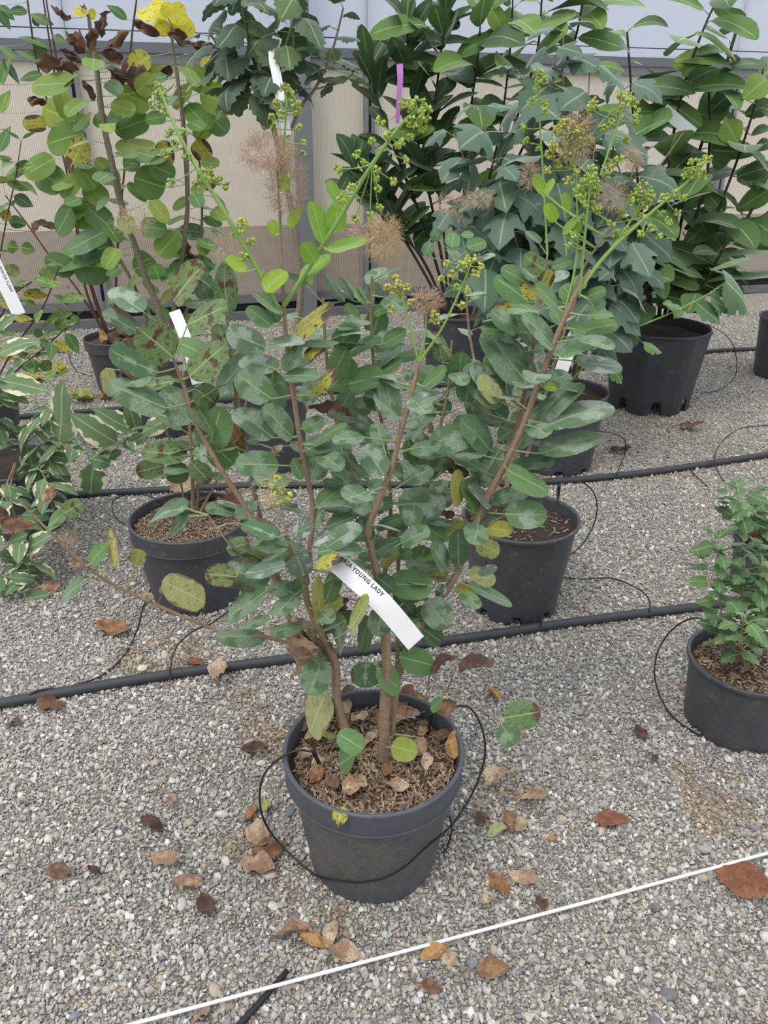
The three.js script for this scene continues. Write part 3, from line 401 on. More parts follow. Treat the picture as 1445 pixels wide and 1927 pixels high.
{ // spikes that hold the drip tubes
  const sp = (x, y, h, x2, y2, h2, label) => { const a = onPlane(x, y, h), b = onPlane(x2, y2, h2); single('drip_stake', tube([a, b], [0.0042, 0.0032], 7, 2, b), M.tube, label, 'stake', b, 'drip stakes'); };
  sp(590, 1414, 0.288, 612, 1462, 0.225, 'black plastic drip stake leaning in the mulch of the front pot'); sp(812, 1342, 0.288, 803, 1392, 0.225, 'black plastic drip stake upright by the back rim of the front pot'); sp(1053, 915, 0.32, 1048, 950, 0.25, 'black plastic drip stake in the pot with dark soil');
  const s0 = onPlane(-620, 2159, 0.024), s1 = onPlane(2300, 1371, 0.024), sm_ = s0.clone().lerp(s1, 0.5).add(V(0, -0.006, 0)); single('white_string', tube([s0, s0.clone().lerp(s1, 0.25).add(V(0, -0.004, 0)), sm_, s0.clone().lerp(s1, 0.75).add(V(0, -0.004, 0)), s1], [0.0032, 0.0032], 7, 60, s0, 0.1), M.string, 'taut white string stretched just above the gravel', 'string', s0);
  const k0 = onPlane(420, 1960, 0.004), k1 = onPlane(540, 1826, 0.008); single('black_stick', tube([k0, k0.clone().lerp(k1, 0.5).add(V(0.004, 0.002, 0)), k1], [0.006, 0.0055, 0.0045], 8, 10, k0, 0.1), M.tube, 'black tube end half buried under the white string', 'tube', k0);
}

// ---------------------------------------------------------------- pots' materials
const dusty = tex(1024, 256, (u, v) => { // first pot: dried splashes and grit stuck to the lower wall, thickest at the front
  const a = Math.abs(u - 0.97) < 0.5 ? Math.abs(u - 0.97) : 1 - Math.abs(u - 0.97), cover = sm(0.2, 0.04, a + 0.1 * (fbm(u * 30, v * 8, 4) - 0.5)) * sm(0.79, 0.74, v) * sm(0.06, 0.22, v) + 0.45 * sm(0.79, 0.76, v) * sm(0.3, 0.6, fbm(u * 14, v * 6, 2));
  let c = mixc([84, 88, 97], [70, 74, 82], fbm(u * 60, v * 12, 3)); c = mixc(c, [98, 90, 80], 0.6 * clamp(cover) * sm(0.3, 0.62, fbm(u * 90, v * 24, 9)));
  return mixc(c, [136, 124, 102], sm(0.56, 0.72, fbm(u * 420, v * 110, 5, 2)) * clamp(cover) * 0.5);
}, true, true);
const scuff = tex(256, 128, (u, v) => { let c = mixc([62, 64, 70], [74, 76, 83], fbm(u * 30, v * 5, 3)); return mixc(c, [120, 118, 112], sm(0.72, 0.8, fbm(u * 90, v * 50, 8, 2)) * 0.5); }, true, true);
M.pot1 = std({ map: dusty, roughness: 0.5 }); M.pot2 = std({ map: scuff, roughness: 0.45 }); M.pot3 = std({ map: scuff, color: 0xcfd8e0, roughness: 0.5 });

// ================================================================ 1  the smoke bush in front
const A = new Shrub('tall smoke bush in a wide-rimmed black pot, white label strip on its front stems', 1.165, 703, { y: 1400, name: 'potted_smoke_bush' });
A.pot({ mat: M.pot1, soil: 0.04, chips: 2200, feet: 5, notch: 0.008 });
{
  const S = [];
  S.push(A.stem([[655, 1392, 0], [634, 1318, 0], [630, 1248, 0.0], [607, 1196, -0.02], [580, 1139, -0.03], [574, 1100, -0.02], [583, 1030, 0.02], [588, 955, 0.05], [568, 850, 0.06], [549, 720, 0.06], [537, 620, 0.06], [530, 500, 0.07], [526, 400, 0.07], [520, 300, 0.07]], [12, 11, 10, 9, 7, 6.5, 6, 6, 6, 5.5, 4.5, 3.5, 2.5, 1.5]));
  S.push(A.stem([[722, 1450, 0], [723, 1350, 0.0], [727, 1240, 0.01], [722, 1150, 0.02], [705, 1060, 0.02], [693, 1000, 0.01], [712, 945, 0.0], [737, 880, 0.0], [755, 810, 0], [779, 725, 0], [788, 682, 0]], [15, 13, 12, 10, 9, 8, 7, 6, 5.5, 5, 4]));
  S.push(A.stem([[736, 1380, 0.03], [752, 1262, 0.06], [800, 1165, 0.09], [856, 1086, 0.1], [903, 965, 0.12], [945, 885, 0.13], [985, 800, 0.14], [1012, 725, 0.15], [1045, 640, 0.16], [1080, 560, 0.17], [1112, 508, 0.18]], [10, 9.5, 9, 9, 9, 8.5, 8, 7, 6.5, 6, 4]));
  S.push(A.stem([[720, 1150, 0.06], [690, 960, 0.14], [646, 842, 0.18], [629, 772, 0.2], [613, 660, 0.2], [608, 560, 0.2]], [6, 5.5, 5, 4.5, 4, 3]));
  S.push(A.stem([[720, 1120, 0.1], [735, 950, 0.2], [722, 820, 0.24], [706, 720, 0.25], [698, 590, 0.26], [700, 520, 0.26]], [6, 5, 4.5, 4, 3.5, 3]));
  S.push(A.stem([[574, 1100, -0.02], [548, 1040, -0.04], [538, 1000, -0.05], [528, 950, -0.05]], [5, 4, 3, 1.6]));
  S.push(A.stem([[612, 1215, -0.01], [553, 1176, 0], [523, 1106, 0.03], [500, 1050, 0.05], [465, 962, 0.08], [409, 872, 0.1], [365, 786, 0.11], [346, 726, 0.12], [326, 675, 0.12]], [6, 6, 6, 6, 6, 6, 5.5, 5, 3]));
  S.push(A.stem([[545, 1150, 0.03], [505, 1030, 0.12], [488, 970, 0.16], [474, 905, 0.18], [449, 766, 0.2], [432, 646, 0.2], [424, 560, 0.21]], [5.5, 5.5, 5.5, 5.5, 5, 4.5, 3]));
  S.push(A.stem([[745, 1320, 0.05], [750, 1150, 0.12], [752, 1034, 0.15], [770, 978, 0.17], [805, 880, 0.2], [842, 740, 0.22], [850, 640, 0.23]], [6, 5, 5, 4.5, 4, 3.5, 2.5]));
  S.push(A.stem([[903, 975, 0.12], [955, 850, 0.2], [985, 760, 0.23], [1005, 640, 0.25], [1015, 540, 0.26]], [6, 6, 5.5, 4.5, 3]));
  S.push(A.stem([[760, 1280, 0.03], [830, 1298, 0.04], [905, 1332, 0.03], [940, 1350, 0.0]], [2, 2, 1.6, 1]));                                     // low twig
  S.push(A.stem([[640, 1250, 0.0], [520, 1203, 0.06], [422, 1189, 0.1], [332, 1155, 0.12], [266, 1125, 0.12], [213, 1100, 0.12], [156, 1060, 0.1], [83, 990, 0.1], [38, 945, 0.1]], [5, 5, 4.6, 4.4, 4.2, 4, 3.6, 3, 2]));   // drooping branch
  S.push(A.stem([[500, 1050, 0.05], [455, 1040, 0.0], [429, 1021, -0.02], [392, 969, 0.0]], [2, 2, 1.6, 1]));
  S.push(A.stem([[722, 1430, -0.03], [716, 1400, -0.05], [690, 1392, -0.07]], [2, 1.5, 1]));
  // long flowering shoots
  S.push(A.stem([[530, 590, 0.06], [480, 500, 0.05], [420, 395, 0.04], [370, 315, 0.05], [328, 235, 0.06], [300, 165, 0.08]], [3.6, 3.4, 3.2, 2.8, 2.2, 1.4], M.green));
  S.push(A.stem([[535, 575, 0.06], [590, 490, 0.03], [640, 410, 0.0], [700, 310, -0.02], [750, 240, -0.03], [782, 208, -0.04]], [3.6, 3.4, 3.2, 2.8, 2.4, 1.6], M.green));
  S.push(A.stem([[1080, 560, 0.17], [1140, 480, 0.18], [1220, 405, 0.17], [1290, 345, 0.16], [1318, 318, 0.16]], [3.4, 3.2, 2.8, 2.2, 1.4], M.green));
  S.push(A.stem([[1060, 600, 0.17], [1100, 500, 0.2], [1180, 390, 0.2], [1250, 300, 0.2], [1285, 250, 0.2]], [3, 2.6, 2, 1.4, 1], M.bark));

  const o = { };
  A.grow = 1.16;
  A.list(420, 560, 4.25, [[325, 390, 45, 290, 190, 'r'], [420, 570, 160, 470, 150, 'r'], [370, 800, 130, 635, 215, 'r'], [400, 590, 370, 890, 230, 'r', 0.03], [390, 1110, 115, 920, 190, 'r'], [545, 1110, 365, 890, 150, 'r'], [430, 1340, 130, 1320, 190, 'r'], [500, 625, 735, 605, 95, 'g', -0.02], [350, 395, 620, 335, 85, 'r', -0.02], [610, 375, 890, 350, 50, 'g'],
    [900, 400, 1050, 250, 170, 'g'], [1000, 430, 1210, 340, 90, 'g'], [880, 620, 980, 420, 160, 'g'], [1010, 690, 1240, 610, 170, 'g', -0.03], [860, 720, 1030, 520, 200, 'g'], [1030, 760, 1200, 640, 90, 'g'], [1200, 290, 1250, 120, 165, 'g'], [1070, 190, 990, 65, 90, 'g'], [1200, 120, 1320, 70, 80, 'g'], [920, 240, 1040, 210, 60, 'g'], [1290, 370, 1450, 280, 110, 'g'], [1240, 430, 1290, 280, 110, 'r'], [1230, 560, 1400, 350, 100, 'r'], [1250, 610, 1430, 505, 80, 'g'], [930, 930, 1010, 760, 130, 'g'], [760, 660, 650, 830, 140, 'r'],
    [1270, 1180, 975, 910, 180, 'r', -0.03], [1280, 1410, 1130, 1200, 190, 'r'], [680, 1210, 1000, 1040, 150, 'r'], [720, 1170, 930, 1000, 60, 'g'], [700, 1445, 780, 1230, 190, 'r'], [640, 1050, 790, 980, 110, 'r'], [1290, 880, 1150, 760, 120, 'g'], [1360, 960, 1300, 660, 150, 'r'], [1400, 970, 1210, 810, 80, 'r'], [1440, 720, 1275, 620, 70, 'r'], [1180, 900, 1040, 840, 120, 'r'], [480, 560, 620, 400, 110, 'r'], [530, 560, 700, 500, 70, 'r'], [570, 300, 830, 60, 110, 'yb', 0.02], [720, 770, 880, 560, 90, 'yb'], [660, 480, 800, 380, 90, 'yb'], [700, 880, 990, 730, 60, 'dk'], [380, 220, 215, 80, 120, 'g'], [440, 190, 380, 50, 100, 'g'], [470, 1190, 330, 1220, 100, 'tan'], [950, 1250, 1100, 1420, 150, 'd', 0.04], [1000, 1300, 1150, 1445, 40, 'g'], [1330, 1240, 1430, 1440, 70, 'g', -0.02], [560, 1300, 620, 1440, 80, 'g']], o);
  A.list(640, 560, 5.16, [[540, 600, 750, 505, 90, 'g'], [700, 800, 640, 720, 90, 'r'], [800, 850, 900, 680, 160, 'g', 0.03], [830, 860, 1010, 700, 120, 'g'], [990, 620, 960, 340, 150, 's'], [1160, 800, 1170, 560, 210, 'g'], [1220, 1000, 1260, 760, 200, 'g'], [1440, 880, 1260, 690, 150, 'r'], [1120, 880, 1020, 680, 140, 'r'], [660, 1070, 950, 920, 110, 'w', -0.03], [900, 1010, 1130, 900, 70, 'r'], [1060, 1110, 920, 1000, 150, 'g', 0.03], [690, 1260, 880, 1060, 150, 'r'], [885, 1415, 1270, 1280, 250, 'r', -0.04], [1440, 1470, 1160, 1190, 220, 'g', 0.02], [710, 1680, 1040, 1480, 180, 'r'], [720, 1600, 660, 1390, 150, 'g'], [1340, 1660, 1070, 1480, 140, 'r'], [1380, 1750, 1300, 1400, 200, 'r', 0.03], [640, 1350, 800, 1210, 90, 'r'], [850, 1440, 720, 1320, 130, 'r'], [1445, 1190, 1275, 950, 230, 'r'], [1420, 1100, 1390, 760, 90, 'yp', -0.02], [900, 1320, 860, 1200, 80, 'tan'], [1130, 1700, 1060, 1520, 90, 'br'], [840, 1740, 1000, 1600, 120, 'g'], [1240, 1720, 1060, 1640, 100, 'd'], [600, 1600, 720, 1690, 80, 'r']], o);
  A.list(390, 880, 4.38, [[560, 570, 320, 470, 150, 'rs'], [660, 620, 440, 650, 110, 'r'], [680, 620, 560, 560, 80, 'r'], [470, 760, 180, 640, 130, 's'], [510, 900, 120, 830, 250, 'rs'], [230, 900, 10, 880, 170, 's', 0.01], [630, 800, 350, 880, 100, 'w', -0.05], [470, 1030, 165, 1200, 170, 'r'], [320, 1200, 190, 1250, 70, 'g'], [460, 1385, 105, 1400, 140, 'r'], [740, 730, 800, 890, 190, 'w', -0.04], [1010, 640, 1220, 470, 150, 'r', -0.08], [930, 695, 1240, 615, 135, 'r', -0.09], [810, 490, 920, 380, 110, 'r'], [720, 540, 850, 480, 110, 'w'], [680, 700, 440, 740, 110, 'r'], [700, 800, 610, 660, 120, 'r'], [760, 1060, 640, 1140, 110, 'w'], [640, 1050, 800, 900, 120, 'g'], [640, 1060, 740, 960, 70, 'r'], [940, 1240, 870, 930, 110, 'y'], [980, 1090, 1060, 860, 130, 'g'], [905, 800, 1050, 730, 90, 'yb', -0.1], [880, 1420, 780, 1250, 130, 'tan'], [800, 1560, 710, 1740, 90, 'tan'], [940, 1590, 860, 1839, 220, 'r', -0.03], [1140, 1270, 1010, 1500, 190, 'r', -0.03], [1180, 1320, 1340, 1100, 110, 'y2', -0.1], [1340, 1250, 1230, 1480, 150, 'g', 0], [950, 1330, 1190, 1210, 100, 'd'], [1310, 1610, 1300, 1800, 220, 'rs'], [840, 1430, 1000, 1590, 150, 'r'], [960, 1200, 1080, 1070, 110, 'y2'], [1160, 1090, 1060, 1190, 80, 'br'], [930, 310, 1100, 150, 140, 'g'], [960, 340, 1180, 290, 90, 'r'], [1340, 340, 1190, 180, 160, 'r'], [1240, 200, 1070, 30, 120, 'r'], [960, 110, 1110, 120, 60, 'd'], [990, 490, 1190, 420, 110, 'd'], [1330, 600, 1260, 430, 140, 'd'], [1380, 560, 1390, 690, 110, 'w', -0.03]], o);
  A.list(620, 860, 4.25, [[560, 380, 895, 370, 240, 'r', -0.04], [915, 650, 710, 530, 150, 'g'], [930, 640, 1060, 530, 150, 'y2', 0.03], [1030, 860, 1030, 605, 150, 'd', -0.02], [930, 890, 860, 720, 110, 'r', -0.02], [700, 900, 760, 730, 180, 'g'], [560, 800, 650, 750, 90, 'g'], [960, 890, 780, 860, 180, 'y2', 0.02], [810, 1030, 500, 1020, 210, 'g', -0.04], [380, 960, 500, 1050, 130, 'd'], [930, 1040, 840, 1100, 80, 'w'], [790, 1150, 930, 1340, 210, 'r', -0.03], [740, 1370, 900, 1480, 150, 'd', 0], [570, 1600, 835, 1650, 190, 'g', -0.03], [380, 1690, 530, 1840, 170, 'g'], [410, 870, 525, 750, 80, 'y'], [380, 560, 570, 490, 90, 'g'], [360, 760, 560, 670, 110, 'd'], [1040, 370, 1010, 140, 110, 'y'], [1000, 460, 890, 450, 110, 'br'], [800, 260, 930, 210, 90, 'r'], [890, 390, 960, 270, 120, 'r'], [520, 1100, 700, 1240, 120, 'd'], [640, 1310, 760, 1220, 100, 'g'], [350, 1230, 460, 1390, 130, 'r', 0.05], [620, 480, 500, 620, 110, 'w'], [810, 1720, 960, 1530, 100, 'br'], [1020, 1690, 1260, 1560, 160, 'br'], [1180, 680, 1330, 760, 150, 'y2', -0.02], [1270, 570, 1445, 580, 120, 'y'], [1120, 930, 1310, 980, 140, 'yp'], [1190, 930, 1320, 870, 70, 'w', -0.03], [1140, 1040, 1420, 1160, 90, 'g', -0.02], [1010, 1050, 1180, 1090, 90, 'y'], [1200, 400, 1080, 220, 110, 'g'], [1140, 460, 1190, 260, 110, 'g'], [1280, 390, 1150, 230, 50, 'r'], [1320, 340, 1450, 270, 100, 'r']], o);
  A.list(440, 1250, 2.779, [[480, 130, 420, 330, 140, 'yp'], [670, 440, 560, 370, 110, 'g'], [630, 470, 490, 560, 110, 'g'], [750, 260, 670, 350, 110, 'brp'], [830, 430, 945, 460, 110, 'ly'], [1020, 390, 1100, 550, 110, 'yp'], [1030, 230, 1085, 190, 50, 'g'], [1050, 230, 1165, 220, 100, 'br']], o);
  A.leaf(554, 1188, 536, 1258, 74, 'brp', { dd: -0.03, dz: 0.1, style: { out: 'round', ratio: 1, roll: 0.9, rollSide: 1, cup: 0.2, crump: 0.16, rag: 0.06, bend: 0.7, twist: 0, wave: 0.06 } });
  A.leaf(952, 1350, 1010, 1340, 48, 's'); A.leaf(945, 1365, 968, 1402, 40, 'r');
  A.list(880, 480, 2.557, [[410, 810, 655, 700, 120, 'r', -0.04], [360, 950, 612, 870, 95, 'r', -0.04], [530, 510, 720, 540, 70, 'w', -0.02], [195, 1035, 368, 1130, 95, 'g', -0.04], [190, 1246, 362, 1246, 125, 'r', -0.04], [215, 1020, 365, 1010, 70, 'g'], [290, 620, 110, 380, 150, 'r', -0.03], [170, 700, 15, 550, 130, 'r'], [180, 790, 20, 680, 130, 'r'], [150, 700, 70, 590, 80, 'yp', -0.05], [200, 600, 110, 480, 90, 'g'], [180, 360, 75, 350, 50, 'g'], [320, 430, 250, 310, 80, 'g'], [410, 440, 300, 290, 70, 'r'], [420, 480, 590, 390, 70, 'r'], [570, 360, 705, 320, 70, 'g'], [500, 350, 620, 390, 60, 'g'], [470, 490, 605, 410, 50, 'g'], [160, 880, 330, 770, 80, 'g'], [240, 920, 470, 600, 90, 'r'], [290, 140, 185, 60, 70, 'g'], [380, 80, 280, 10, 80, 's'], [410, 60, 495, 20, 50, 'g'], [290, 220, 150, 110, 90, 'g'], [430, 250, 340, 155, 60, 'g'], [510, 220, 460, 150, 80, 'g'], [580, 200, 655, 165, 55, 'g'], [340, 190, 240, 150, 60, 'yb'], [250, 270, 140, 240, 60, 'yb'], [360, 150, 400, 80, 60, 'yb'], [340, 280, 215, 215, 50, 'g'], [240, 360, 140, 270, 70, 'r'], [590, 220, 620, 290, 50, 'g'], [580, 290, 690, 275, 40, 'g'], [370, 620, 350, 520, 30, 'g'], [190, 680, 220, 590, 40, 'w'], [100, 930, 0, 800, 100, 'g'], [150, 940, 50, 1090, 110, 'r'], [130, 1200, 270, 1110, 80, 'r'], [105, 1210, 25, 1110, 40, 'w'], [360, 630, 420, 640, 40, 'lime']], o);
  // left side branches (crop 0,480)
  A.list(0, 480, 3.01, [[970, 570, 800, 430, 200, 's', -0.02], [880, 660, 640, 550, 160, 'rs'], [930, 860, 650, 740, 140, 'r', -0.02], [1080, 940, 940, 770, 150, 'r'], [1070, 390, 1260, 290, 110, 's'], [1080, 680, 1250, 520, 140, 's'], [1225, 800, 1380, 590, 80, 'g'], [1180, 1080, 1240, 900, 180, 'g'], [1200, 1000, 1120, 840, 80, 's'], [1200, 1080, 1330, 1190, 150, 'g'], [1340, 930, 1310, 1100, 80, 'br'], [1360, 1000, 1400, 1130, 90, 'br'], [1110, 760, 1220, 840, 130, 's'], [1300, 560, 1240, 400, 100, 's'], [1290, 330, 1260, 70, 110, 's'], [1180, 250, 1130, 110, 110, 'r'], [990, 250, 1100, 60, 110, 's'], [1150, 560, 1000, 470, 110, 'g', 0.04], [1260, 1010, 1110, 1120, 120, 'r', 0.03]], o);
  A.list(0, 900, 3.01, [[1150, 700, 950, 590, 150, 'yp'], [920, 650, 935, 545, 60, 'tan'], [870, 675, 790, 660, 60, 'tan'], [770, 490, 790, 415, 80, 'y2'], [625, 460, 670, 320, 80, 'yb'], [515, 480, 580, 380, 70, 'g'], [460, 590, 365, 675, 60, 'g'], [480, 490, 400, 480, 80, 'tan'], [170, 270, 10, 270, 130, 'br'], [275, 270, 360, 190, 60, 'g'], [360, 200, 460, 140, 90, 's'], [250, 130, 300, 50, 80, 'brp'], [1050, 170, 845, 190, 100, 'rs'], [1065, 215, 950, 290, 80, 'r'], [1290, 400, 1400, 370, 90, 's']], o);
  // bright young leaves on the flowering shoots
  A.list(560, 380, 4.82, [[230, 360, 130, 30, 150, 'lime'], [340, 265, 360, 35, 165, 'lime'], [160, 540, 60, 390, 150, 'lime'], [290, 440, 590, 370, 95, 'lime'], [60, 660, 150, 720, 70, 'lime'], [700, 820, 690, 735, 100, 'g'], [420, 890, 250, 670, 60, 'd'], [500, 890, 380, 710, 60, 'd'], [610, 910, 460, 750, 50, 'g'], [650, 910, 560, 790, 50, 'r']], o);
  A.list(400, 480, 3.01, [[300, 200, 400, 90, 90, 'lime', -0.02], [500, 120, 640, 0, 60, 'lime'], [380, 330, 250, 220, 60, 'g'], [180, 90, 90, 20, 60, 'lime']], o);
  A.list(480, 0, 3.01, [[490, 1180, 420, 1040, 65, 'lime'], [510, 1150, 500, 1080, 40, 'lime'], [160, 1075, 170, 1000, 65, 'lime'], [190, 1280, 240, 1180, 50, 'lime'], [120, 1330, 90, 1250, 60, 'lime']], o);
  A.list(960, 0, 2.98, [[190, 1080, 135, 990, 60, 'lime'], [200, 1090, 240, 1010, 35, 'lime'], [250, 1240, 210, 1150, 65, 'lime'], [330, 1180, 310, 1090, 45, 'lime'], [370, 1300, 380, 1250, 40, 'lime'], [300, 1310, 360, 1220, 40, 'lime'], [420, 1140, 380, 1090, 30, 'lime']], o);
  // flower heads
  const cl = (n, x0, y0, x1, y1, r0, r1) => Array.from({ length: n }, () => { const t = rnd(); return [mix(x0, x1, t) + rr(-22, 22), mix(y0, y1, t) + rr(-18, 18), rr(r0, r1)]; });
  A.panicle([[700, 310, -0.02], [750, 240, -0.03], [785, 205, -0.04]], A.D, [[785, 200, 20], [800, 215, 16], [765, 195, 14], [795, 235, 14], [775, 228, 13], [715, 228, 8], [728, 256, 7], [755, 268, 6], [772, 258, 7], [700, 265, 8], [670, 290, 9], [683, 305, 6], [710, 318, 7], [740, 340, 8], [712, 356, 7], [708, 338, 6], [637, 318, 9], [662, 352, 7], [642, 375, 8], [712, 390, 7], [668, 412, 8], [696, 405, 7], [762, 300, 6], [748, 275, 6]]);
  A.panicle([[530, 590, 0.06], [480, 500, 0.05], [420, 395, 0.04]], A.D, [[455, 425, 14], [470, 455, 10], [460, 480, 10], [445, 440, 10], [495, 520, 7]], {});
  A.panicle([[370, 315, 0.05], [328, 235, 0.06], [300, 165, 0.08]], A.D, [[298, 168, 14], [306, 185, 12], [290, 195, 12], [312, 210, 9], [330, 270, 8], [345, 250, 8], [318, 250, 9], [350, 295, 8], [322, 345, 9], [370, 345, 9], [390, 335, 8], [410, 340, 10], [425, 350, 8], [310, 290, 9], [395, 320, 7]], { tint: [0.3, 0.4, 0.12] });
  A.panicle([[526, 330, 0.07], [535, 260, 0.05], [540, 190, 0.04]], A.D, [[545, 180, 12], [535, 165, 10], [555, 200, 12], [520, 195, 9], [560, 210, 8], [512, 220, 7], [530, 215, 8], [562, 240, 6], [572, 268, 5], [570, 288, 5], [515, 238, 6]], { r: [2, 1], tint: [0.34, 0.4, 0.1] });
  A.panicle([[788, 682, 0], [770, 610, 0], [755, 550, 0.01]], A.D, [[750, 535, 10], [740, 545, 9], [765, 540, 9], [755, 555, 9], [735, 580, 8], [775, 568, 7], [728, 540, 7], [745, 525, 8]], { tint: [0.46, 0.44, 0.14] });
  A.panicle([[788, 682, 0], [800, 630, 0], [802, 570, 0]], A.D, [[800, 560, 8], [815, 600, 7]], { r: [2, 1.2] });
  A.panicle([[790, 680, 0], [830, 620, -0.01], [860, 560, -0.01], [885, 500, -0.02]], A.D, [[885, 490, 12], [870, 500, 10], [895, 515, 9], [850, 515, 8], [860, 540, 8], [830, 525, 6], [880, 545, 7], [822, 605, 8], [818, 590, 7], [870, 575, 7], [840, 495, 6], [905, 500, 6]], { tint: [0.46, 0.48, 0.12] });
  A.panicle([[1220, 405, 0.17], [1290, 345, 0.16], [1318, 318, 0.16]], A.D, [[1310, 310, 16], [1330, 300, 10], [1295, 325, 12], [1320, 330, 10], [1270, 365, 8], [1285, 372, 7], [1250, 370, 7], [1245, 400, 8], [1225, 430, 8], [1205, 440, 8], [1240, 445, 6], [1260, 415, 8], [1275, 400, 6], [1180, 435, 7], [1160, 440, 8], [1150, 420, 7]]);
  A.panicle([[1150, 470, 0.18], [1190, 410, 0.2], [1215, 360, 0.2]], A.D, [[1210, 355, 16], [1225, 370, 12], [1195, 370, 12], [1215, 385, 10], [1185, 380, 8], [1170, 400, 8], [1200, 400, 9]]);
  A.panicle([[1090, 560, 0.17], [1100, 450, 0.16], [1110, 350, 0.15], [1112, 320, 0.15]], A.D, [[1112, 325, 14], [1100, 345, 14], [1118, 360, 14], [1095, 370, 12], [1110, 385, 12], [1120, 340, 10], [1085, 355, 9], [1125, 395, 8], [1078, 440, 7], [1095, 410, 8], [1070, 460, 6]], { r: [2.4, 1.2] });
  A.panicle([[1060, 600, 0.17], [1085, 480, 0.2], [1080, 300, 0.22], [1070, 240, 0.22]], A.D, [[1060, 232, 12], [1080, 240, 14], [1095, 255, 13], [1048, 250, 12], [1070, 262, 14], [1040, 275, 10], [1090, 280, 12], [1060, 285, 12], [1035, 290, 10], [1075, 305, 12], [1100, 240, 9], [1050, 310, 9], [1110, 265, 9], [1030, 320, 8], [1085, 325, 8], [1068, 340, 8]], { r: [2.4, 1.2], tint: [0.5, 0.5, 0.14] });
  A.panicle([[1130, 330, 0.2], [1160, 240, 0.22], [1178, 190, 0.22]], A.D, [[1180, 182, 12], [1168, 178, 9], [1190, 195, 10], [1200, 215, 9], [1195, 230, 7], [1170, 205, 8], [1150, 230, 8], [1135, 240, 7], [1118, 195, 10], [1112, 205, 8], [1180, 262, 7], [1165, 300, 9], [1150, 310, 8], [1142, 330, 8]], { r: [2, 1] });
  A.panicle([[1030, 480, 0.2], [1022, 330, 0.22], [1014, 200, 0.22], [1013, 150, 0.22]], A.D, [[1013, 142, 13], [1022, 150, 9], [1000, 190, 8], [1015, 190, 6], [1030, 195, 7], [990, 265, 6], [1012, 280, 6], [1025, 210, 6], [985, 240, 5], [1008, 165, 7]], { r: [2, 1] });
  A.panicle([[538, 1000, -0.05], [528, 950, -0.05], [522, 900, -0.04]], A.D, [[522, 900, 6], [530, 920, 6], [515, 930, 6], [540, 940, 5], [525, 945, 6], [510, 915, 4], [545, 930, 4]], { r: [1.4, 0.8], tint: [0.5, 0.5, 0.16] });
  A.plume(505, 285, 55, 35, A.D + 0.07, M.plume, 420); A.plume(540, 350, 40, 55, A.D + 0.08, M.plume, 380); A.plume(722, 450, 36, 46, A.D + 0.2, M.plume2, 420); A.plume(690, 435, 40, 26, A.D + 0.24, M.plume, 120); A.plume(803, 568, 26, 18, A.D + 0.0, M.plume, 220); A.plume(1085, 260, 34, 50, A.D + 0.22, M.plume, 320); A.plume(1150, 370, 26, 26, A.D + 0.2, M.plume, 140); A.plume(1190, 300, 14, 20, A.D + 0.2, M.plume, 90); A.plume(850, 385, 32, 16, A.D + 0.4, M.plume, 110); A.plume(903, 375, 26, 12, A.D + 0.4, M.plume, 100); A.plume(250, 415, 36, 24, A.D + 0.3, M.plume, 150); A.plume(515, 925, 26, 34, A.D - 0.03, M.plume2, 90); A.plume(430, 470, 30, 28, A.D + 0.2, M.plume, 120); A.plume(128, 1010, 16, 10, A.D + 0.1, M.plume, 70); A.plume(995, 330, 14, 22, A.D + 0.22, M.plume, 90);
  const inner = [];
  for (const [i, n, f0, f1] of [[0, 16, 0.25, 0.62], [1, 16, 0.28, 0.9], [2, 16, 0.2, 0.8], [3, 12, 0.15, 0.9], [4, 12, 0.15, 0.9], [6, 10, 0.1, 0.9], [7, 10, 0.2, 0.9], [8, 16, 0.2, 0.95], [9, 12, 0.1, 0.9]]) A.dress(S[i], { from: f0, to: f1, n, L: [0.045, 0.062], el: 0.3, pet: [0.025, 0.06], mats: ['r'], join: inner });
  part('inner_leaves', mergeGeometries(inner), LM.r[2], A.g).userData.kind = 'stuff';
  // single inner leaves between the stems
  for (const [i, n, m] of [[3, 5, ['g', 'r']], [4, 5, ['g', 'r', 'd']], [8, 6, ['d', 'g', 'r']], [9, 8, ['g', 'r']], [7, 6, ['s', 'g', 'r']]]) A.dress(S[i], { from: 0.3, to: 0.97, n, L: [0.045, 0.062], el: 0.35, pet: [0.02, 0.045], mats: m });
}


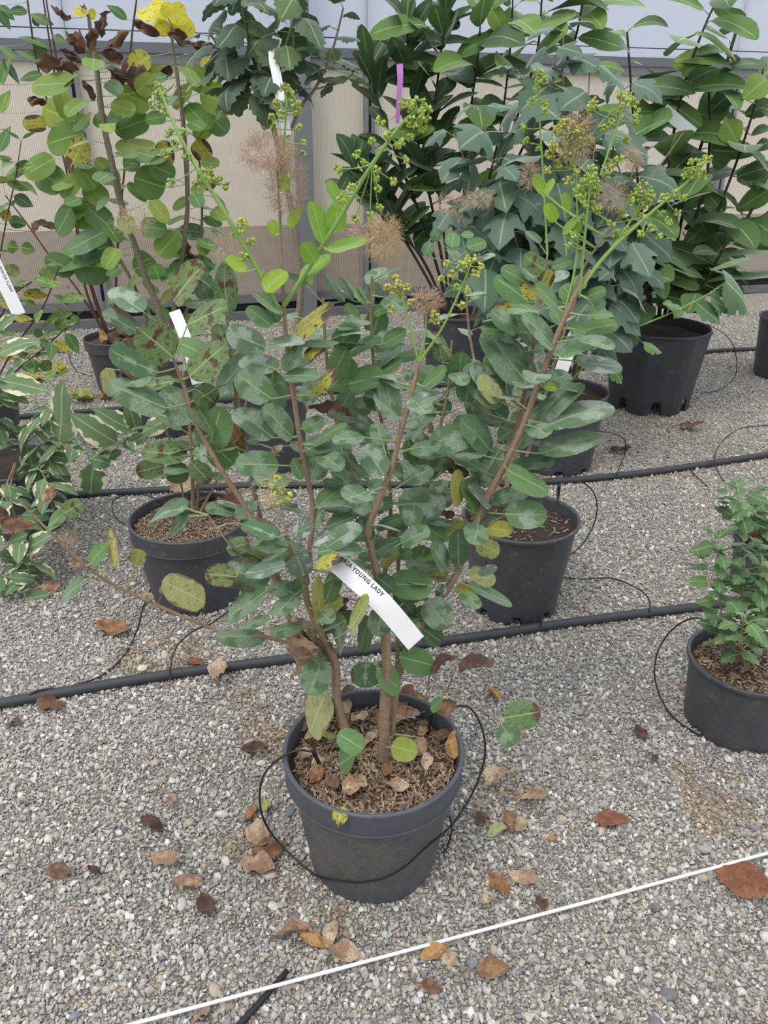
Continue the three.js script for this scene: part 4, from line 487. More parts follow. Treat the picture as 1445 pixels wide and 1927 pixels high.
// ================================================================ 2  smoke bush in the mulched pot behind, to one side
const B = new Shrub('smoke bush in the wide-rimmed pot filled with bark mulch, leaning pale stems', 2.14, 356, { y: 974, name: 'potted_smoke_bush' });
B.pot({ mat: M.pot2, R: 0.176, r: 0.13, h: 0.27, soil: 0.03, chips: 2000, feet: 5, notch: 0.01 });
{
  const a = B.stem([[362, 962, 0.04], [362, 880, 0.05], [356, 800, 0.06], [345, 720, 0.08], [350, 640, 0.1]], [7, 6.5, 6, 5, 3]), b = B.stem([[372, 965, 0.06], [374, 860, 0.08], [395, 760, 0.12], [400, 640, 0.15], [390, 540, 0.16]], [6, 5.5, 5, 4, 3]), c = B.stem([[350, 965, 0.06], [330, 860, 0.1], [300, 780, 0.12], [270, 700, 0.14]], [4, 3.6, 3, 2]), d = B.stem([[376, 965, 0.04], [420, 880, 0.1], [460, 770, 0.12], [480, 660, 0.14]], [5, 4.5, 4, 2.5]);
  B.list(0, 480, 3.01, [[810, 320, 630, 190, 130, 'r'], [770, 430, 570, 320, 120, 'rs'], [1060, 1130, 800, 1110, 130, 's'], [930, 1190, 770, 1230, 120, 's'], [1070, 1220, 935, 1250, 120, 'g'], [1080, 1170, 1190, 1290, 120, 's'], [600, 640, 660, 800, 100, 'yp']]);
  for (const [m, n] of [[a, 13], [b, 14], [c, 8], [d, 12]]) B.dress(m, { from: 0.25, n, L: [0.06, 0.085], el: 0.2, pet: [0.025, 0.05], mats: ['g', 'g', 's', 'r', 'd'] });
}
// ================================================================ 3  smoke bush in the plain pot with dark soil
const C = new Shrub('smoke bush in the plain narrow-rimmed pot with dark soil, behind the front bush', 2.1, 981, { y: 963, name: 'potted_smoke_bush' });
C.pot({ mat: M.pot2, R: 0.168, r: 0.128, h: 0.3, band: 0, soil: 0.03, soilMat: M.darkSoil, chips: 120, feet: 8, notch: 0.028 });
{
  const a = C.stem([[955, 950, 0.02], [955, 850, 0.04], [985, 720, 0.06], [1008, 600, 0.08], [1030, 480, 0.1]], [9, 8, 7, 5, 3]), b = C.stem([[945, 950, 0.03], [920, 840, 0.1], [900, 720, 0.14], [880, 600, 0.16], [880, 500, 0.16]], [7, 6, 5, 4, 2.5]), c = C.stem([[960, 950, 0.04], [1010, 800, 0.1], [1050, 660, 0.14], [1085, 560, 0.16]], [7, 6, 5, 3]);
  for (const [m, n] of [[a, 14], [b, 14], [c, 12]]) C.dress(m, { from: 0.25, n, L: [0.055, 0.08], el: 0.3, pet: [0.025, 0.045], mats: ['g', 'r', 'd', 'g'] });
  C.list(480, 0, 3.01, [[1110, 1400, 1130, 1310, 90, 'g'], [1200, 1400, 1310, 1370, 80, 'g'], [1040, 1360, 1010, 1300, 70, 'g'], [960, 1445, 1000, 1370, 70, 'g'], [1170, 1330, 1240, 1330, 40, 'g']]);
}
// ================================================================ 4  yellowing smoke bush with scorched tips
const Y = new Shrub('tall smoke bush with round lime leaves and scorched brown tips before the wall', 3.6, 300, { y: 690, name: 'potted_smoke_bush' });
Y.pot({ mat: M.pot2, R: 0.18, r: 0.13, h: 0.28, soil: 0.03 });
{
  const s1 = Y.stem([[306, 690], [302, 600], [270, 510, 0.0], [226, 376], [209, 300], [193, 226], [186, 166], [179, 110], [170, 56], [166, 26]], [15, 15, 14, 14, 13, 12, 11, 10, 8, 5], M.greyBark), s2 = Y.stem([[312, 690, 0.05], [330, 560, 0.1], [352, 400, 0.1], [346, 250, 0.1], [334, 150, 0.1], [326, 100, 0.1], [322, 50, 0.1]], [12, 12, 11, 10, 8, 7, 5], M.greyBark);
  const s3 = Y.stem([[296, 690, 0.08], [262, 560, 0.12], [196, 430, 0.16], [166, 330, 0.16], [160, 250, 0.16]], [9, 8, 7, 6, 4], M.greyBark), s4 = Y.stem([[312, 690, 0.1], [370, 520, 0.16], [380, 400, 0.18], [372, 260, 0.2]], [8, 7, 6, 4], M.greyBark);
  Y.grow = 1.15;
  Y.list(0, 0, 3.01, [[400, 470, 210, 490, 100, 'ly'], [430, 690, 260, 620, 160, 'ly'], [390, 680, 360, 490, 100, 'ly', -0.06], [450, 760, 260, 800, 150, 'ly2'], [430, 670, 500, 700, 70, 'ly'], [260, 700, 140, 700, 80, 'yb'], [260, 580, 165, 560, 80, 'dk'], [480, 790, 390, 950, 110, 'yb', -0.08], [360, 1050, 215, 980, 150, 'g'], [300, 900, 150, 980, 110, 'ly'], [440, 1000, 340, 1100, 90, 'ly'], [540, 1060, 450, 950, 120, 'ly', -0.06], [480, 1050, 600, 1140, 110, 'ly'], [540, 910, 680, 1010, 80, 'ly'], [790, 930, 690, 920, 80, 'g'], [930, 1060, 775, 1010, 160, 'ly2', -0.06], [850, 930, 980, 990, 110, 'g'], [860, 840, 680, 810, 85, 'ly', -0.06], [770, 860, 920, 900, 80, 'g'], [920, 800, 950, 930, 90, 'yb'], [840, 680, 665, 730, 110, 'ly2'], [850, 600, 680, 520, 120, 'ly'], [780, 520, 870, 440, 100, 'ly'], [750, 600, 600, 700, 60, 'g'], [590, 700, 540, 650, 80, 'ly2'],
    [1200, 480, 1070, 430, 120, 'ly'], [1140, 530, 1320, 590, 150, 'ly', -0.06], [1060, 600, 1180, 720, 110, 'ly2'], [1190, 690, 1110, 780, 90, 'ly'], [1190, 660, 1280, 740, 110, 'g'], [980, 600, 1080, 500, 70, 'ly'], [1140, 380, 1260, 340, 80, 'yb'], [900, 450, 980, 370, 80, 'dk'], [1110, 800, 1170, 900, 100, 'yb'], [1130, 980, 1210, 1060, 90, 'yb'], [520, 1200, 385, 1220, 150, 'ly2'], [500, 1180, 620, 1280, 120, 'g'], [400, 1180, 320, 1310, 100, 'g'], [600, 1310, 400, 1400, 100, 'g'], [620, 1400, 290, 1430, 160, 'ly2'], [860, 1140, 940, 1240, 80, 'ly'], [900, 1440, 1000, 1330, 120, 'ly'], [1150, 1320, 1030, 1300, 80, 'w'], [800, 1280, 930, 1300, 100, 'g'], [970, 1370, 1130, 1380, 50, 'dk'],
    [420, 370, 245, 390, 110, 'dk'], [470, 290, 370, 130, 130, 'dk'], [400, 100, 300, 30, 60, 'dk'], [560, 200, 600, 60, 70, 'dk'], [490, 90, 460, 0, 60, 'dk'], [520, 280, 560, 150, 80, 'dk'], [620, 260, 710, 170, 90, 'dk'], [580, 300, 690, 330, 90, 'dk'], [620, 400, 840, 290, 120, 'dk'], [840, 320, 700, 420, 110, 'yb'], [460, 350, 350, 280, 80, 'dk'], [700, 420, 590, 380, 70, 'dk'], [440, 250, 380, 200, 80, 'dk'], [470, 460, 540, 560, 60, 'br'], [900, 200, 780, 130, 110, 'dk'], [960, 200, 1110, 250, 100, 'dk'], [1100, 260, 1200, 260, 80, 'dk'],
    [950, 100, 800, 70, 70, 'Y'], [950, 100, 870, 0, 80, 'Y'], [950, 100, 960, 20, 80, 'Y'], [960, 90, 1040, 40, 80, 'Y'], [970, 110, 1090, 180, 90, 'Y'], [940, 120, 900, 190, 80, 'Y'], [960, 100, 1060, 90, 70, 'Y'], [500, 70, 540, 90, 50, 'Y'], [490, 80, 420, 60, 40, 'Y']]);
  Y.list(0, 480, 3.01, [[420, 60, 620, 70, 180, 'g'], [420, 90, 270, 20, 110, 'g'], [640, 40, 540, 20, 60, 'lime'], [760, 80, 870, 40, 110, 'ly2'], [950, 130, 1180, 60, 130, 'g'], [900, 130, 870, 60, 90, 'ly2']]);
  for (const [m, n] of [[s1, 14], [s2, 14], [s3, 10], [s4, 10]]) Y.dress(m, { from: 0.2, to: 0.8, n: n + 8, L: [0.075, 0.11], el: 0.1, droop: 0.5, face: 0.5, pet: [0.04, 0.08], mats: ['ly2', 'g', 'ly', 'ly'], ratio: 1.1 });
}
// ================================================================ 5  tall shrub with dark crinkled leaves
const E = new Shrub('tall single-trunk shrub with dark crinkled leaves in front of the steel pillar', 3.2, 505, { y: 690, kind: 'hib' });
E.pot({ mat: M.pot2, R: 0.16, r: 0.13, h: 0.33, soil: 0.03, band: 0 });
{
  const k = M.greyBark;
  E.stem([[545, 700], [560, 610], [566, 540], [556, 440], [535, 330], [514, 240], [500, 196]], [17, 15, 14, 12, 11, 10, 9], k, { bare: 1 });
  const st = [E.stem([[500, 196], [517, 170], [530, 110], [552, 40], [566, -30]], [8, 7, 6, 5, 4], k), E.stem([[500, 196], [490, 150], [470, 90], [455, 10], [450, -40]], [7, 6, 5, 4, 3], k), E.stem([[498, 200], [470, 180], [430, 130], [400, 70]], [6, 5, 4, 3], k), E.stem([[540, 260], [570, 196], [592, 168], [613, 126], [630, 80], [646, 15]], [6, 6, 5, 5, 4, 3], k), E.stem([[592, 168, 0], [640, 155, 0.03], [664, 140, 0.03]], [3, 3, 2], k)];
  E.dress(st[0], { from: 0.25, n: 22, L: [0.11, 0.15], el: 0.1, droop: 0.55, face: 0.3, pet: [0.03, 0.06], mats: ['hib'] }); E.dress(st[1], { from: 0.25, n: 23, L: [0.11, 0.15], el: 0.1, droop: 0.55, face: 0.3, pet: [0.03, 0.06], mats: ['hib'] }); E.dress(st[2], { from: 0.25, n: 18, L: [0.1, 0.14], el: 0.1, droop: 0.5, pet: [0.03, 0.06], mats: ['hib'] }); E.dress(st[3], { from: 0.4, n: 11, L: [0.07, 0.11], el: 0.2, droop: 0.3, pet: [0.02, 0.04], mats: ['hib', 'cur'] }); E.dress(st[4], { from: 0.4, n: 4, L: [0.06, 0.08], el: 0.2, droop: 0.3, pet: [0.02, 0.03], mats: ['hib'] });
}
// ================================================================ 6  lobed blue-green shrub
const F = new Shrub('dense shrub with blue-green lobed leaves in the pot behind the dark soil pot', 3.22, 1060, { y: 725, kind: 'vib' });
F.pot({ mat: M.pot2, R: 0.185, r: 0.15, h: 0.33, soil: 0.03, band: 0, feet: 8, notch: 0.02 });
{
  const tops = [[905, 210, -0.1], [860, 260, 0.05], [985, 150, 0.05], [1040, 110, 0.1], [1110, 130, 0.05], [940, 330, -0.16], [1170, 170, 0.08], [1040, 260, -0.15], [860, 400, -0.1], [1120, 260, -0.1], [900, 480, -0.2], [1060, 60, 0.15], [1195, 300, 0.0], [1185, 430, -0.1], [1150, 520, -0.15], [1215, 380, 0.1]];
  tops.forEach(([x, y, d], i) => { const m = F.stem([[1055 + i * 3 - 15, 715, 0], [mix(1060, x, 0.35), mix(715, y, 0.35), d * 0.5], [mix(1060, x, 0.75), mix(715, y, 0.68), d], [x, y, d]], [7, 6, 4.5, 3], M.bark); F.dress(m, { from: 0.34, n: 8, L: [0.13, 0.2], el: 0.2, droop: 0.6, face: 0.55, pet: [0.03, 0.05], mats: ['vib'], whorl: 2, step: 1.57 }); });
  const low = F.stem([[1075, 715, -0.1], [1130, 660, -0.12], [1180, 625, -0.14], [1260, 590, -0.16], [1330, 555, -0.16], [1368, 530, -0.16]], [4, 4, 3.6, 3.2, 2.6, 2], M.green);
  F.list(880, 480, 2.557, [[1240, 120, 1400, 260, 150, 'cur'], [1110, 240, 1230, 320, 90, 'cur'], [1170, 210, 1290, 250, 100, 'cur'], [1030, 260, 940, 230, 70, 'cur'], [800, 440, 730, 360, 110, 'cur'], [850, 430, 950, 455, 60, 'cur'], [700, 550, 750, 620, 70, 'cur'], [470, 950, 490, 1100, 130, 'cur'], [500, 970, 600, 1010, 100, 'cur']], { kind: 'cur' });
}
// ================================================================ 7  magnolia in the large ribbed pot
const G = new Shrub('magnolia with broad green leaves in the large ribbed pot', 4.04, 1240, { y: 612, kind: 'mag', name: 'potted_magnolia' });
G.pot({ mat: M.pot3, R: 0.25, r: 0.2, h: 0.41, soil: 0.04, soilMat: M.darkSoil, band: 0, feet: 7, notch: 0.07, rib: 0.035 });
{
  const k = M.darkStem, st = [[[1262, 600], [1300, 500], [1340, 420, 0], [1384, 310], [1420, 200], [1436, 130]], [[1258, 600], [1290, 470], [1330, 330], [1335, 200, 0.05], [1330, 130, 0.05]], [[1240, 600], [1250, 450], [1260, 300], [1290, 150], [1330, 40], [1360, -20]], [[1268, 600], [1330, 500, 0.1], [1400, 420, 0.15], [1445, 330, 0.2]], [[1228, 600], [1215, 480], [1200, 340, 0.1], [1190, 200, 0.1], [1180, 60, 0.1]], [[1264, 600, -0.05], [1320, 540, -0.12], [1360, 470, -0.14]], [[1230, 600, -0.08], [1210, 520, -0.14], [1200, 450, -0.16]], [[1250, 600, 0.1], [1290, 380, 0.2], [1385, 60, 0.25]]].map((p) => G.stem(p, [10, 8, 7, 6, 5, 4].slice(0, p.length), k));
  G.grow = 1.05;
  G.list(1200, 60, 3.853, [[270, 210, 750, 70, 130, 'magl'], [420, 10, 830, 40, 60, 'magl'], [340, 250, 600, 120, 150, 'mag'], [460, 290, 280, 200, 90, 'magl'], [520, 370, 530, 250, 100, 'mag'], [40, 480, 490, 510, 110, 'magl'], [120, 390, 420, 340, 70, 'mag'], [520, 580, 720, 400, 150, 'mag'], [600, 520, 630, 300, 70, 'mag'], [765, 480, 990, 290, 180, 'magl', -0.1], [780, 600, 1000, 500, 130, 'mag'], [720, 800, 640, 650, 170, 'magl', -0.08], [700, 870, 540, 860, 260, 'mag'], [830, 750, 1000, 640, 80, 'mag'], [720, 1050, 1000, 960, 140, 'mag'], [840, 860, 1000, 760, 90, 'mag'], [720, 1290, 990, 1120, 150, 'mag'], [620, 1310, 520, 1190, 150, 'mag'], [590, 1330, 350, 1420, 130, 'mag'], [340, 1540, 600, 1320, 170, 'mag'], [560, 1530, 860, 1340, 130, 'mag', -0.06], [570, 1600, 820, 1570, 70, 'mag'], [480, 1660, 720, 1700, 100, 'mag'], [380, 1740, 630, 1800, 140, 'mag'], [330, 1780, 190, 1610, 130, 'mag'], [420, 1180, 570, 1020, 150, 'magl'], [350, 1250, 230, 1000, 130, 'mag'], [300, 560, 460, 680, 120, 'mag'], [480, 800, 560, 680, 120, 'mag'], [230, 1460, 240, 1280, 100, 'magl'], [880, 1350, 990, 1310, 60, 'br'], [630, 210, 720, 215, 60, 'br'], [870, 1560, 1000, 1480, 70, 'mag'], [180, 1700, 60, 1520, 130, 'mag'], [300, 1900, 180, 1780, 110, 'mag'], [560, 1860, 800, 1860, 110, 'mag']]);
  for (const [i, n] of [[0, 7], [1, 9], [2, 16], [3, 9], [4, 20], [5, 8], [6, 14], [7, 14]]) G.dress(st[i], { from: 0.14, n: n + 6, L: [0.2, 0.3], el: 0.4, droop: 0.25, face: 0.4, pet: [0.02, 0.04], mats: ['mag'] });
}
// ================================================================ 8  dark narrow-leaved magnolia in the middle
const H = new Shrub('upright shrub with narrow dark green leaves against the middle of the wall', 4.55, 862, { y: 600, kind: 'lau' });
H.pot({ mat: M.pot2, R: 0.2, r: 0.17, h: 0.36, soil: 0.04, band: 0 });
{
  const P = [[[850, 600], [800, 430], [750, 300], [705, 170], [690, 110]], [[852, 600], [815, 400], [785, 260], [770, 130], [765, 40]], [[858, 600], [830, 400], [815, 250], [830, 100], [840, 20]], [[846, 600], [760, 450], [700, 370], [680, 300]], [[862, 600], [870, 420], [880, 250], [900, 100], [905, 20]], [[866, 600], [900, 420], [940, 250], [960, 90], [965, 0]], [[848, 600], [790, 480], [740, 420], [715, 330]], [[868, 600, 0.1], [930, 350, 0.15], [1010, 100, 0.2], [1020, -10, 0.2]], [[868, 600, 0.1], [960, 330, 0.15], [1080, 80, 0.2], [1100, -20, 0.2]]];
  const st = P.map((p) => H.stem(p, [9, 7, 6, 5, 4].slice(0, p.length), M.darkStem));
  [0, 1, 2, 3, 6].forEach((i) => H.dress(st[i], { from: 0.3, n: i === 3 || i === 6 ? 18 : 28, L: [0.17, 0.25], el: 0.75, droop: 0.05, face: 0.4, ratio: 1.15, pet: [0.01, 0.025], mats: ['lau'] }));
  [4, 5, 7, 8].forEach((i) => H.dress(st[i], { from: 0.35, n: 18, L: [0.24, 0.34], el: 0.45, droop: 0.25, face: 0.45, pet: [0.02, 0.04], mats: ['mag', 'mag', 'magl'], kind: 'mag' }));
  H.list(480, 0, 3.01, [[970, 150, 640, 80, 110, 'mag'], [1160, 150, 980, 60, 130, 'mag'], [1090, 390, 820, 270, 90, 'mag'], [1080, 380, 800, 420, 110, 'mag'], [1110, 1070, 840, 1010, 80, 'magl'], [1420, 210, 1330, 30, 110, 'magl'], [980, 1230, 840, 1210, 50, 'magl'], [750, 760, 1010, 700, 100, 'magl'], [570, 960, 500, 740, 90, 'lau'], [580, 920, 610, 740, 80, 'lau'], [490, 1130, 420, 960, 90, 'lau'], [470, 1110, 530, 960, 60, 'lau'], [550, 870, 555, 770, 40, 'magl'], [660, 490, 710, 400, 50, 'magl']], { kind: 'mag' });
}
// ================================================================ 9  variegated shrub
const I = new Shrub('variegated shrub with cream-edged leaves spilling from a low pot', 2.6, 30, { y: 880, kind: 'var' });
I.pot({ mat: M.pot2, R: 0.17, r: 0.13, h: 0.25, soil: 0.03, soilMat: M.darkSoil, band: 0 });
{
  const k = M.bark, st = [[[40, 870, -0.05], [90, 830, -0.15], [160, 850, -0.25], [240, 830, -0.3]], [[35, 870], [70, 790, -0.1], [110, 760, -0.15]], [[30, 870, -0.05], [20, 940, -0.3], [50, 1050, -0.42], [60, 1140, -0.48]], [[25, 870, -0.05], [-10, 780, -0.1], [-20, 690, -0.1]], [[28, 870, -0.1], [0, 960, -0.35], [-10, 1120, -0.5]], [[40, 870, -0.1], [80, 890, -0.25], [100, 960, -0.36]]].map((p) => I.stem(p, [3.4, 3, 2.4, 1.6].slice(0, p.length), k));
  I.grow = 1.15;
  I.list(0, 480, 3.01, [[340, 1040, 345, 740, 140, 'var'], [655, 1060, 420, 910, 150, 'var'], [750, 990, 540, 870, 100, 'var'], [770, 990, 740, 850, 90, 'var'], [810, 1000, 960, 890, 80, 'var'], [700, 1080, 830, 1020, 90, 'var'], [620, 1180, 490, 1140, 110, 'var'], [530, 1190, 510, 1400, 150, 'var'], [620, 1150, 690, 1100, 60, 'var'], [0, 720, 250, 730, 100, 'var'], [0, 790, 140, 790, 60, 'var'], [150, 1090, 200, 1240, 110, 'var'], [230, 1180, 210, 1320, 100, 'var'], [300, 1150, 400, 1290, 90, 'var'], [0, 560, 160, 430, 60, 'var'], [0, 420, 60, 330, 50, 'var'], [30, 1070, 140, 1080, 60, 'var'], [20, 1030, -80, 1090, 90, 'var'], [280, 1140, 420, 1150, 70, 'var'], [240, 1090, 380, 1060, 70, 'var'], [80, 1000, 200, 990, 80, 'var']], {});
  I.list(0, 900, 3.01, [[150, 320, 20, 370, 80, 'var'], [150, 400, 280, 310, 80, 'var'], [0, 430, 170, 450, 80, 'var'], [100, 520, 260, 500, 70, 'var'], [60, 560, 200, 560, 70, 'var'], [90, 720, 210, 640, 90, 'var'], [0, 780, 90, 760, 70, 'var'], [110, 780, 290, 700, 70, 'var'], [170, 870, 300, 960, 60, 'var'], [90, 910, 235, 1070, 100, 'var'], [0, 900, 70, 1010, 110, 'var'], [210, 700, 270, 590, 80, 'brp'], [130, 210, 280, 200, 70, 'g'], [30, 240, -40, 150, 90, 'br']], {});
  for (const m of st) I.dress(m, { from: 0.25, n: 8, L: [0.07, 0.11], el: 0.1, droop: 0.35, pet: [0.006, 0.012], mats: ['var'], whorl: 2, step: 1.57 });
}
// ================================================================ 10  spotted dogwood at the edge
const J = new Shrub('dogwood with spotted green and yellow leaves at the edge of the picture', 3.3, -40, { y: 760, kind: 'cor', name: 'potted_dogwood' });
J.pot({ mat: M.pot2, R: 0.17, r: 0.13, h: 0.28, soil: 0.03, band: 0 });
{
  const st = [[[-30, 760], [40, 690, -0.05], [100, 640, -0.05], [150, 590, 0]], [[-30, 760], [60, 720, -0.1], [110, 700, -0.15]], [[-35, 760], [-10, 640], [20, 560], [60, 530]], [[-40, 760], [-20, 600], [0, 480], [15, 400], [30, 330], [40, 265]], [[-45, 760], [-40, 520], [-20, 380], [-10, 250]], [[-30, 760], [30, 650], [80, 580], [112, 500]]].map((p) => J.stem(p, [4, 3.6, 3.2, 2.8, 2.2, 1.6].slice(0, p.length), M.redStem));
  J.list(0, 480, 4.817, [[180, 180, 30, 90, 130, 'cor'], [330, 220, 545, 290, 120, 'cor'], [210, 360, 440, 360, 110, 'cory'], [320, 460, 200, 400, 70, 'cor'], [560, 420, 780, 340, 100, 'cor'], [480, 480, 590, 540, 60, 'cor'], [660, 530, 310, 620, 100, 'cor'], [600, 580, 490, 700, 130, 'cor'], [650, 550, 720, 640, 90, 'cor'], [300, 700, 400, 720, 90, 'cor'], [430, 770, 320, 890, 110, 'cor'], [480, 800, 640, 860, 120, 'cory'], [600, 710, 720, 900, 120, 'cor'], [300, 920, 470, 890, 50, 'cor'], [330, 1040, 290, 940, 110, 'cor'], [120, 560, 300, 580, 80, 'cory'], [0, 440, 200, 400, 110, 'cory'], [490, 980, 620, 1060, 110, 'cory'], [380, 960, 470, 1060, 130, 'cor'], [200, 960, 80, 1000, 90, 'cor'], [350, 150, 490, 190, 110, 'cor'], [0, 920, 140, 940, 70, 'cory']]);
  J.list(0, 0, 3.01, [[80, 1110, 190, 1170, 80, 'hib'], [180, 1310, 290, 1190, 60, 'br'], [30, 1000, 170, 900, 60, 'cor'], [40, 1040, 180, 1060, 60, 'cor'], [0, 900, 70, 900, 40, 'cor'], [50, 1250, 150, 1270, 80, 'cor'], [20, 1250, 50, 1180, 70, 'cory'], [40, 1390, 110, 1410, 80, 'cor'], [120, 1400, 200, 1420, 80, 'cor']]);
  for (const m of st) J.dress(m, { from: 0.3, n: 7, L: [0.07, 0.1], el: 0.2, droop: 0.3, pet: [0.008, 0.015], mats: ['cor', 'cor', 'cory'], whorl: 2, step: 1.57 });
}
// ================================================================ 11  small shrub in the low pot, 12 its neighbour
const K = new Shrub('small leafy shrub in the low black pot near the corner of gravel', 1.57, 1415, { y: 1225, kind: 'cur' });
K.pot({ mat: M.pot2, R: 0.14, r: 0.12, h: 0.19, soil: 0.025, chips: 900, band: 0, feet: 6, notch: 0.014 });
{
  const st = [[[1385, 1250, 0], [1362, 1180, 0], [1350, 1080, 0.02], [1352, 1010, 0.02]], [[1395, 1245], [1395, 1150], [1400, 1040, 0.04], [1390, 960, 0.05], [1385, 915, 0.05]], [[1405, 1250], [1420, 1170], [1430, 1100], [1435, 1060]], [[1400, 1250, -0.05], [1395, 1200, -0.08], [1400, 1160, -0.09]], [[1412, 1250], [1450, 1150], [1480, 1050]]].map((p) => K.stem(p, [3.6, 3, 2.4, 1.8, 1.4].slice(0, p.length), M.bark));
  st.forEach((m, i) => K.dress(m, { from: i === 3 ? 0.2 : 0.15, n: [18, 22, 15, 9, 15][i], L: [0.032, 0.05], el: 0.3, droop: 0.3, pet: [0.012, 0.03], mats: ['cur'], whorl: 2, step: 1.57 }));
}
const Lx = new Shrub('small dull green shrub partly hidden behind the low pot shrub', 2.2, 1450, { y: 1060, kind: 'cur' });
Lx.pot({ mat: M.pot2, R: 0.125, r: 0.105, h: 0.18, soil: 0.025, band: 0 });
{
  const st = [[[1440, 1050], [1425, 990], [1410, 930]], [[1455, 1050], [1450, 970], [1445, 920]], [[1460, 1050], [1490, 980], [1500, 930]]].map((p) => Lx.stem(p, [3, 2.4, 1.6], M.bark));
  for (const m of st) Lx.dress(m, { from: 0.2, n: 7, L: [0.05, 0.07], el: 0.3, droop: 0.3, pet: [0.015, 0.03], mats: ['cur'], whorl: 2, step: 1.57 });
}
// ================================================================ 13  rear shrub with dark red stems
const N = new Shrub('thin shrub with dark red stems in the rear pot holding brown leaves', 4.25, 225, { y: 640, kind: 'cor' });
N.pot({ mat: M.pot2, R: 0.185, r: 0.14, h: 0.28, soil: 0.03 });
{
  const st = [[[200, 630], [175, 590], [135, 530], [100, 490], [50, 420], [10, 368]], [[205, 630], [180, 560], [150, 450], [120, 250], [95, 90], [80, -10]], [[200, 630], [165, 520], [120, 300], [70, 120], [50, -10]], [[215, 630], [222, 450], [240, 250], [246, 90], [258, -10]], [[195, 630], [160, 540], [140, 400], [106, 110], [90, 20], [84, -20]]].map((p) => N.stem(p, [7, 6, 5, 4.5, 4, 3.4].slice(0, p.length), M.redStem));
  N.list(0, 0, 4.817, [[390, 680, 145, 680, 90, 'lau'], [450, 440, 170, 240, 80, 'lau'], [390, 560, 130, 440, 100, 'hib'], [250, 110, 50, 90, 90, 'lau'], [450, 220, 260, 90, 100, 'hib'], [480, 330, 600, 380, 80, 'hib'], [1150, 180, 980, 0, 90, 'lau'], [350, 240, 290, 130, 70, 'lau'], [330, 170, 480, 200, 80, 'hib'], [430, 480, 280, 380, 90, 'hib']]);
  N.list(0, 0, 3.01, [[0, 640, 45, 500, 70, 'magl'], [0, 860, 40, 700, 70, 'cor'], [10, 480, 40, 300, 60, 'mag'], [-10, 30, 80, 100, 60, 'cur'], [-10, 60, 60, 170, 60, 'cur'], [0, 260, 100, 340, 50, 'cur'], [20, 330, 110, 480, 50, 'hib']]);
}
// the pot whose edge shows beyond the ribbed one
const Q = new Shrub('black pot just entering at the picture edge beyond the ribbed pot', 4.6, 1500, { y: 600, kind: 'cor' });
Q.pot({ mat: M.pot2, R: 0.2, r: 0.17, h: 0.34, soil: 0.04, band: 0 });
{ const m = Q.stem([[1500, 600], [1500, 420, 0.1], [1480, 330, 0.1]], [8, 6, 4], M.darkStem); Q.dress(m, { from: 0.3, n: 9, L: [0.1, 0.14], el: 0.3, droop: 0.2, pet: [0.02, 0.03], mats: ['cor', 'cory'] }); }


// ---------------------------------------------------------------- plant labels: plastic strips
const camR = V(1, 0, 0).applyQuaternion(camera.quaternion);
function strip(path, width, label, text, o = {}) {
  const pts = path.map(([x, y, D]) => at(x, y, D)), c = new THREE.CatmullRomCurve3(pts, false, 'centripetal'), n = 28, org = pts[0].clone(), pos = [], uv = [], idx = [], len = c.getLength();
  const side = []; for (let i = 0; i <= n; i++) { const p = c.getPointAt(i / n), t = c.getTangentAt(i / n), b = CAM.clone().sub(p).normalize().cross(t).normalize(), m = t.clone().cross(b).normalize(); side.push([p, b, m]); }
  const w = width / 2, th = 0.0004;
  for (const s of [1, -1]) side.forEach(([p, b, m], i) => { for (const e of [-1, 1]) { const q = p.clone().addScaledVector(b, e * w * (o.taper ? mix(1, o.taper, i / n) : 1)).addScaledVector(m, -s * th).sub(org); pos.push(q.x, q.y, q.z); uv.push(i / n, e > 0 ? 1 : 0); } });
  const K = (n + 1) * 2; for (let i = 0; i < n; i++) { const a = i * 2; idx.push(a, a + 1, a + 2, a + 1, a + 3, a + 2, K + a, K + a + 2, K + a + 1, K + a + 1, K + a + 2, K + a + 3); for (const e of [0, 1]) idx.push(a + e, a + 2 + e, K + a + e, K + a + e, a + 2 + e, K + a + 2 + e); }
  for (const a of [0, n * 2]) idx.push(a, a + 1, K + a, a + 1, K + a + 1, K + a);
  const g = new THREE.BufferGeometry(); g.setAttribute('position', new THREE.Float32BufferAttribute(pos, 3)); g.setAttribute('uv', new THREE.Float32BufferAttribute(uv, 2)); g.setIndex(idx); g.computeVertexNormals();
  let mat = o.mat ?? M.tagWhite;
  if (text) {
    const cv = document.createElement('canvas'); cv.width = 1024; cv.height = Math.max(32, Math.round(1024 * width / len)); const x = cv.getContext('2d'); x.fillStyle = '#ecedf0'; x.fillRect(0, 0, cv.width, cv.height); x.fillStyle = '#17181c'; x.font = `bold ${Math.round(cv.height * text.size)}px sans-serif`; x.textBaseline = 'middle'; x.fillText(text.t, text.u * cv.width, cv.height * text.v, text.w * cv.width);
    const tx = new THREE.CanvasTexture(cv); tx.colorSpace = THREE.SRGBColorSpace; mat = std({ map: tx, roughness: 0.5 });
  }
  return single(o.name ?? 'plant_label', g, mat, label, o.cat ?? 'label', org, o.group ?? 'plant labels');
}
strip([[600, 1016, 1.2], [612, 1040, 1.15], [648, 1070, 1.1], [716, 1132, 1.075], [783, 1210, 1.075]], 0.0335, 'white plastic label strip lettered RIA YOUNG LADY on the front bush', { t: 'RIA YOUNG LADY', size: 0.3, u: 0.36, v: 0.22, w: 0.32 });
strip([[-45, 420, 3.0], [-8, 500, 2.97], [36, 592, 2.95]], 0.046, 'white plastic label strip lettered A WINTER FLAME hanging from the dogwood', { t: 'A WINTER FLAME', size: 0.3, u: 0.44, v: 0.24, w: 0.32 });
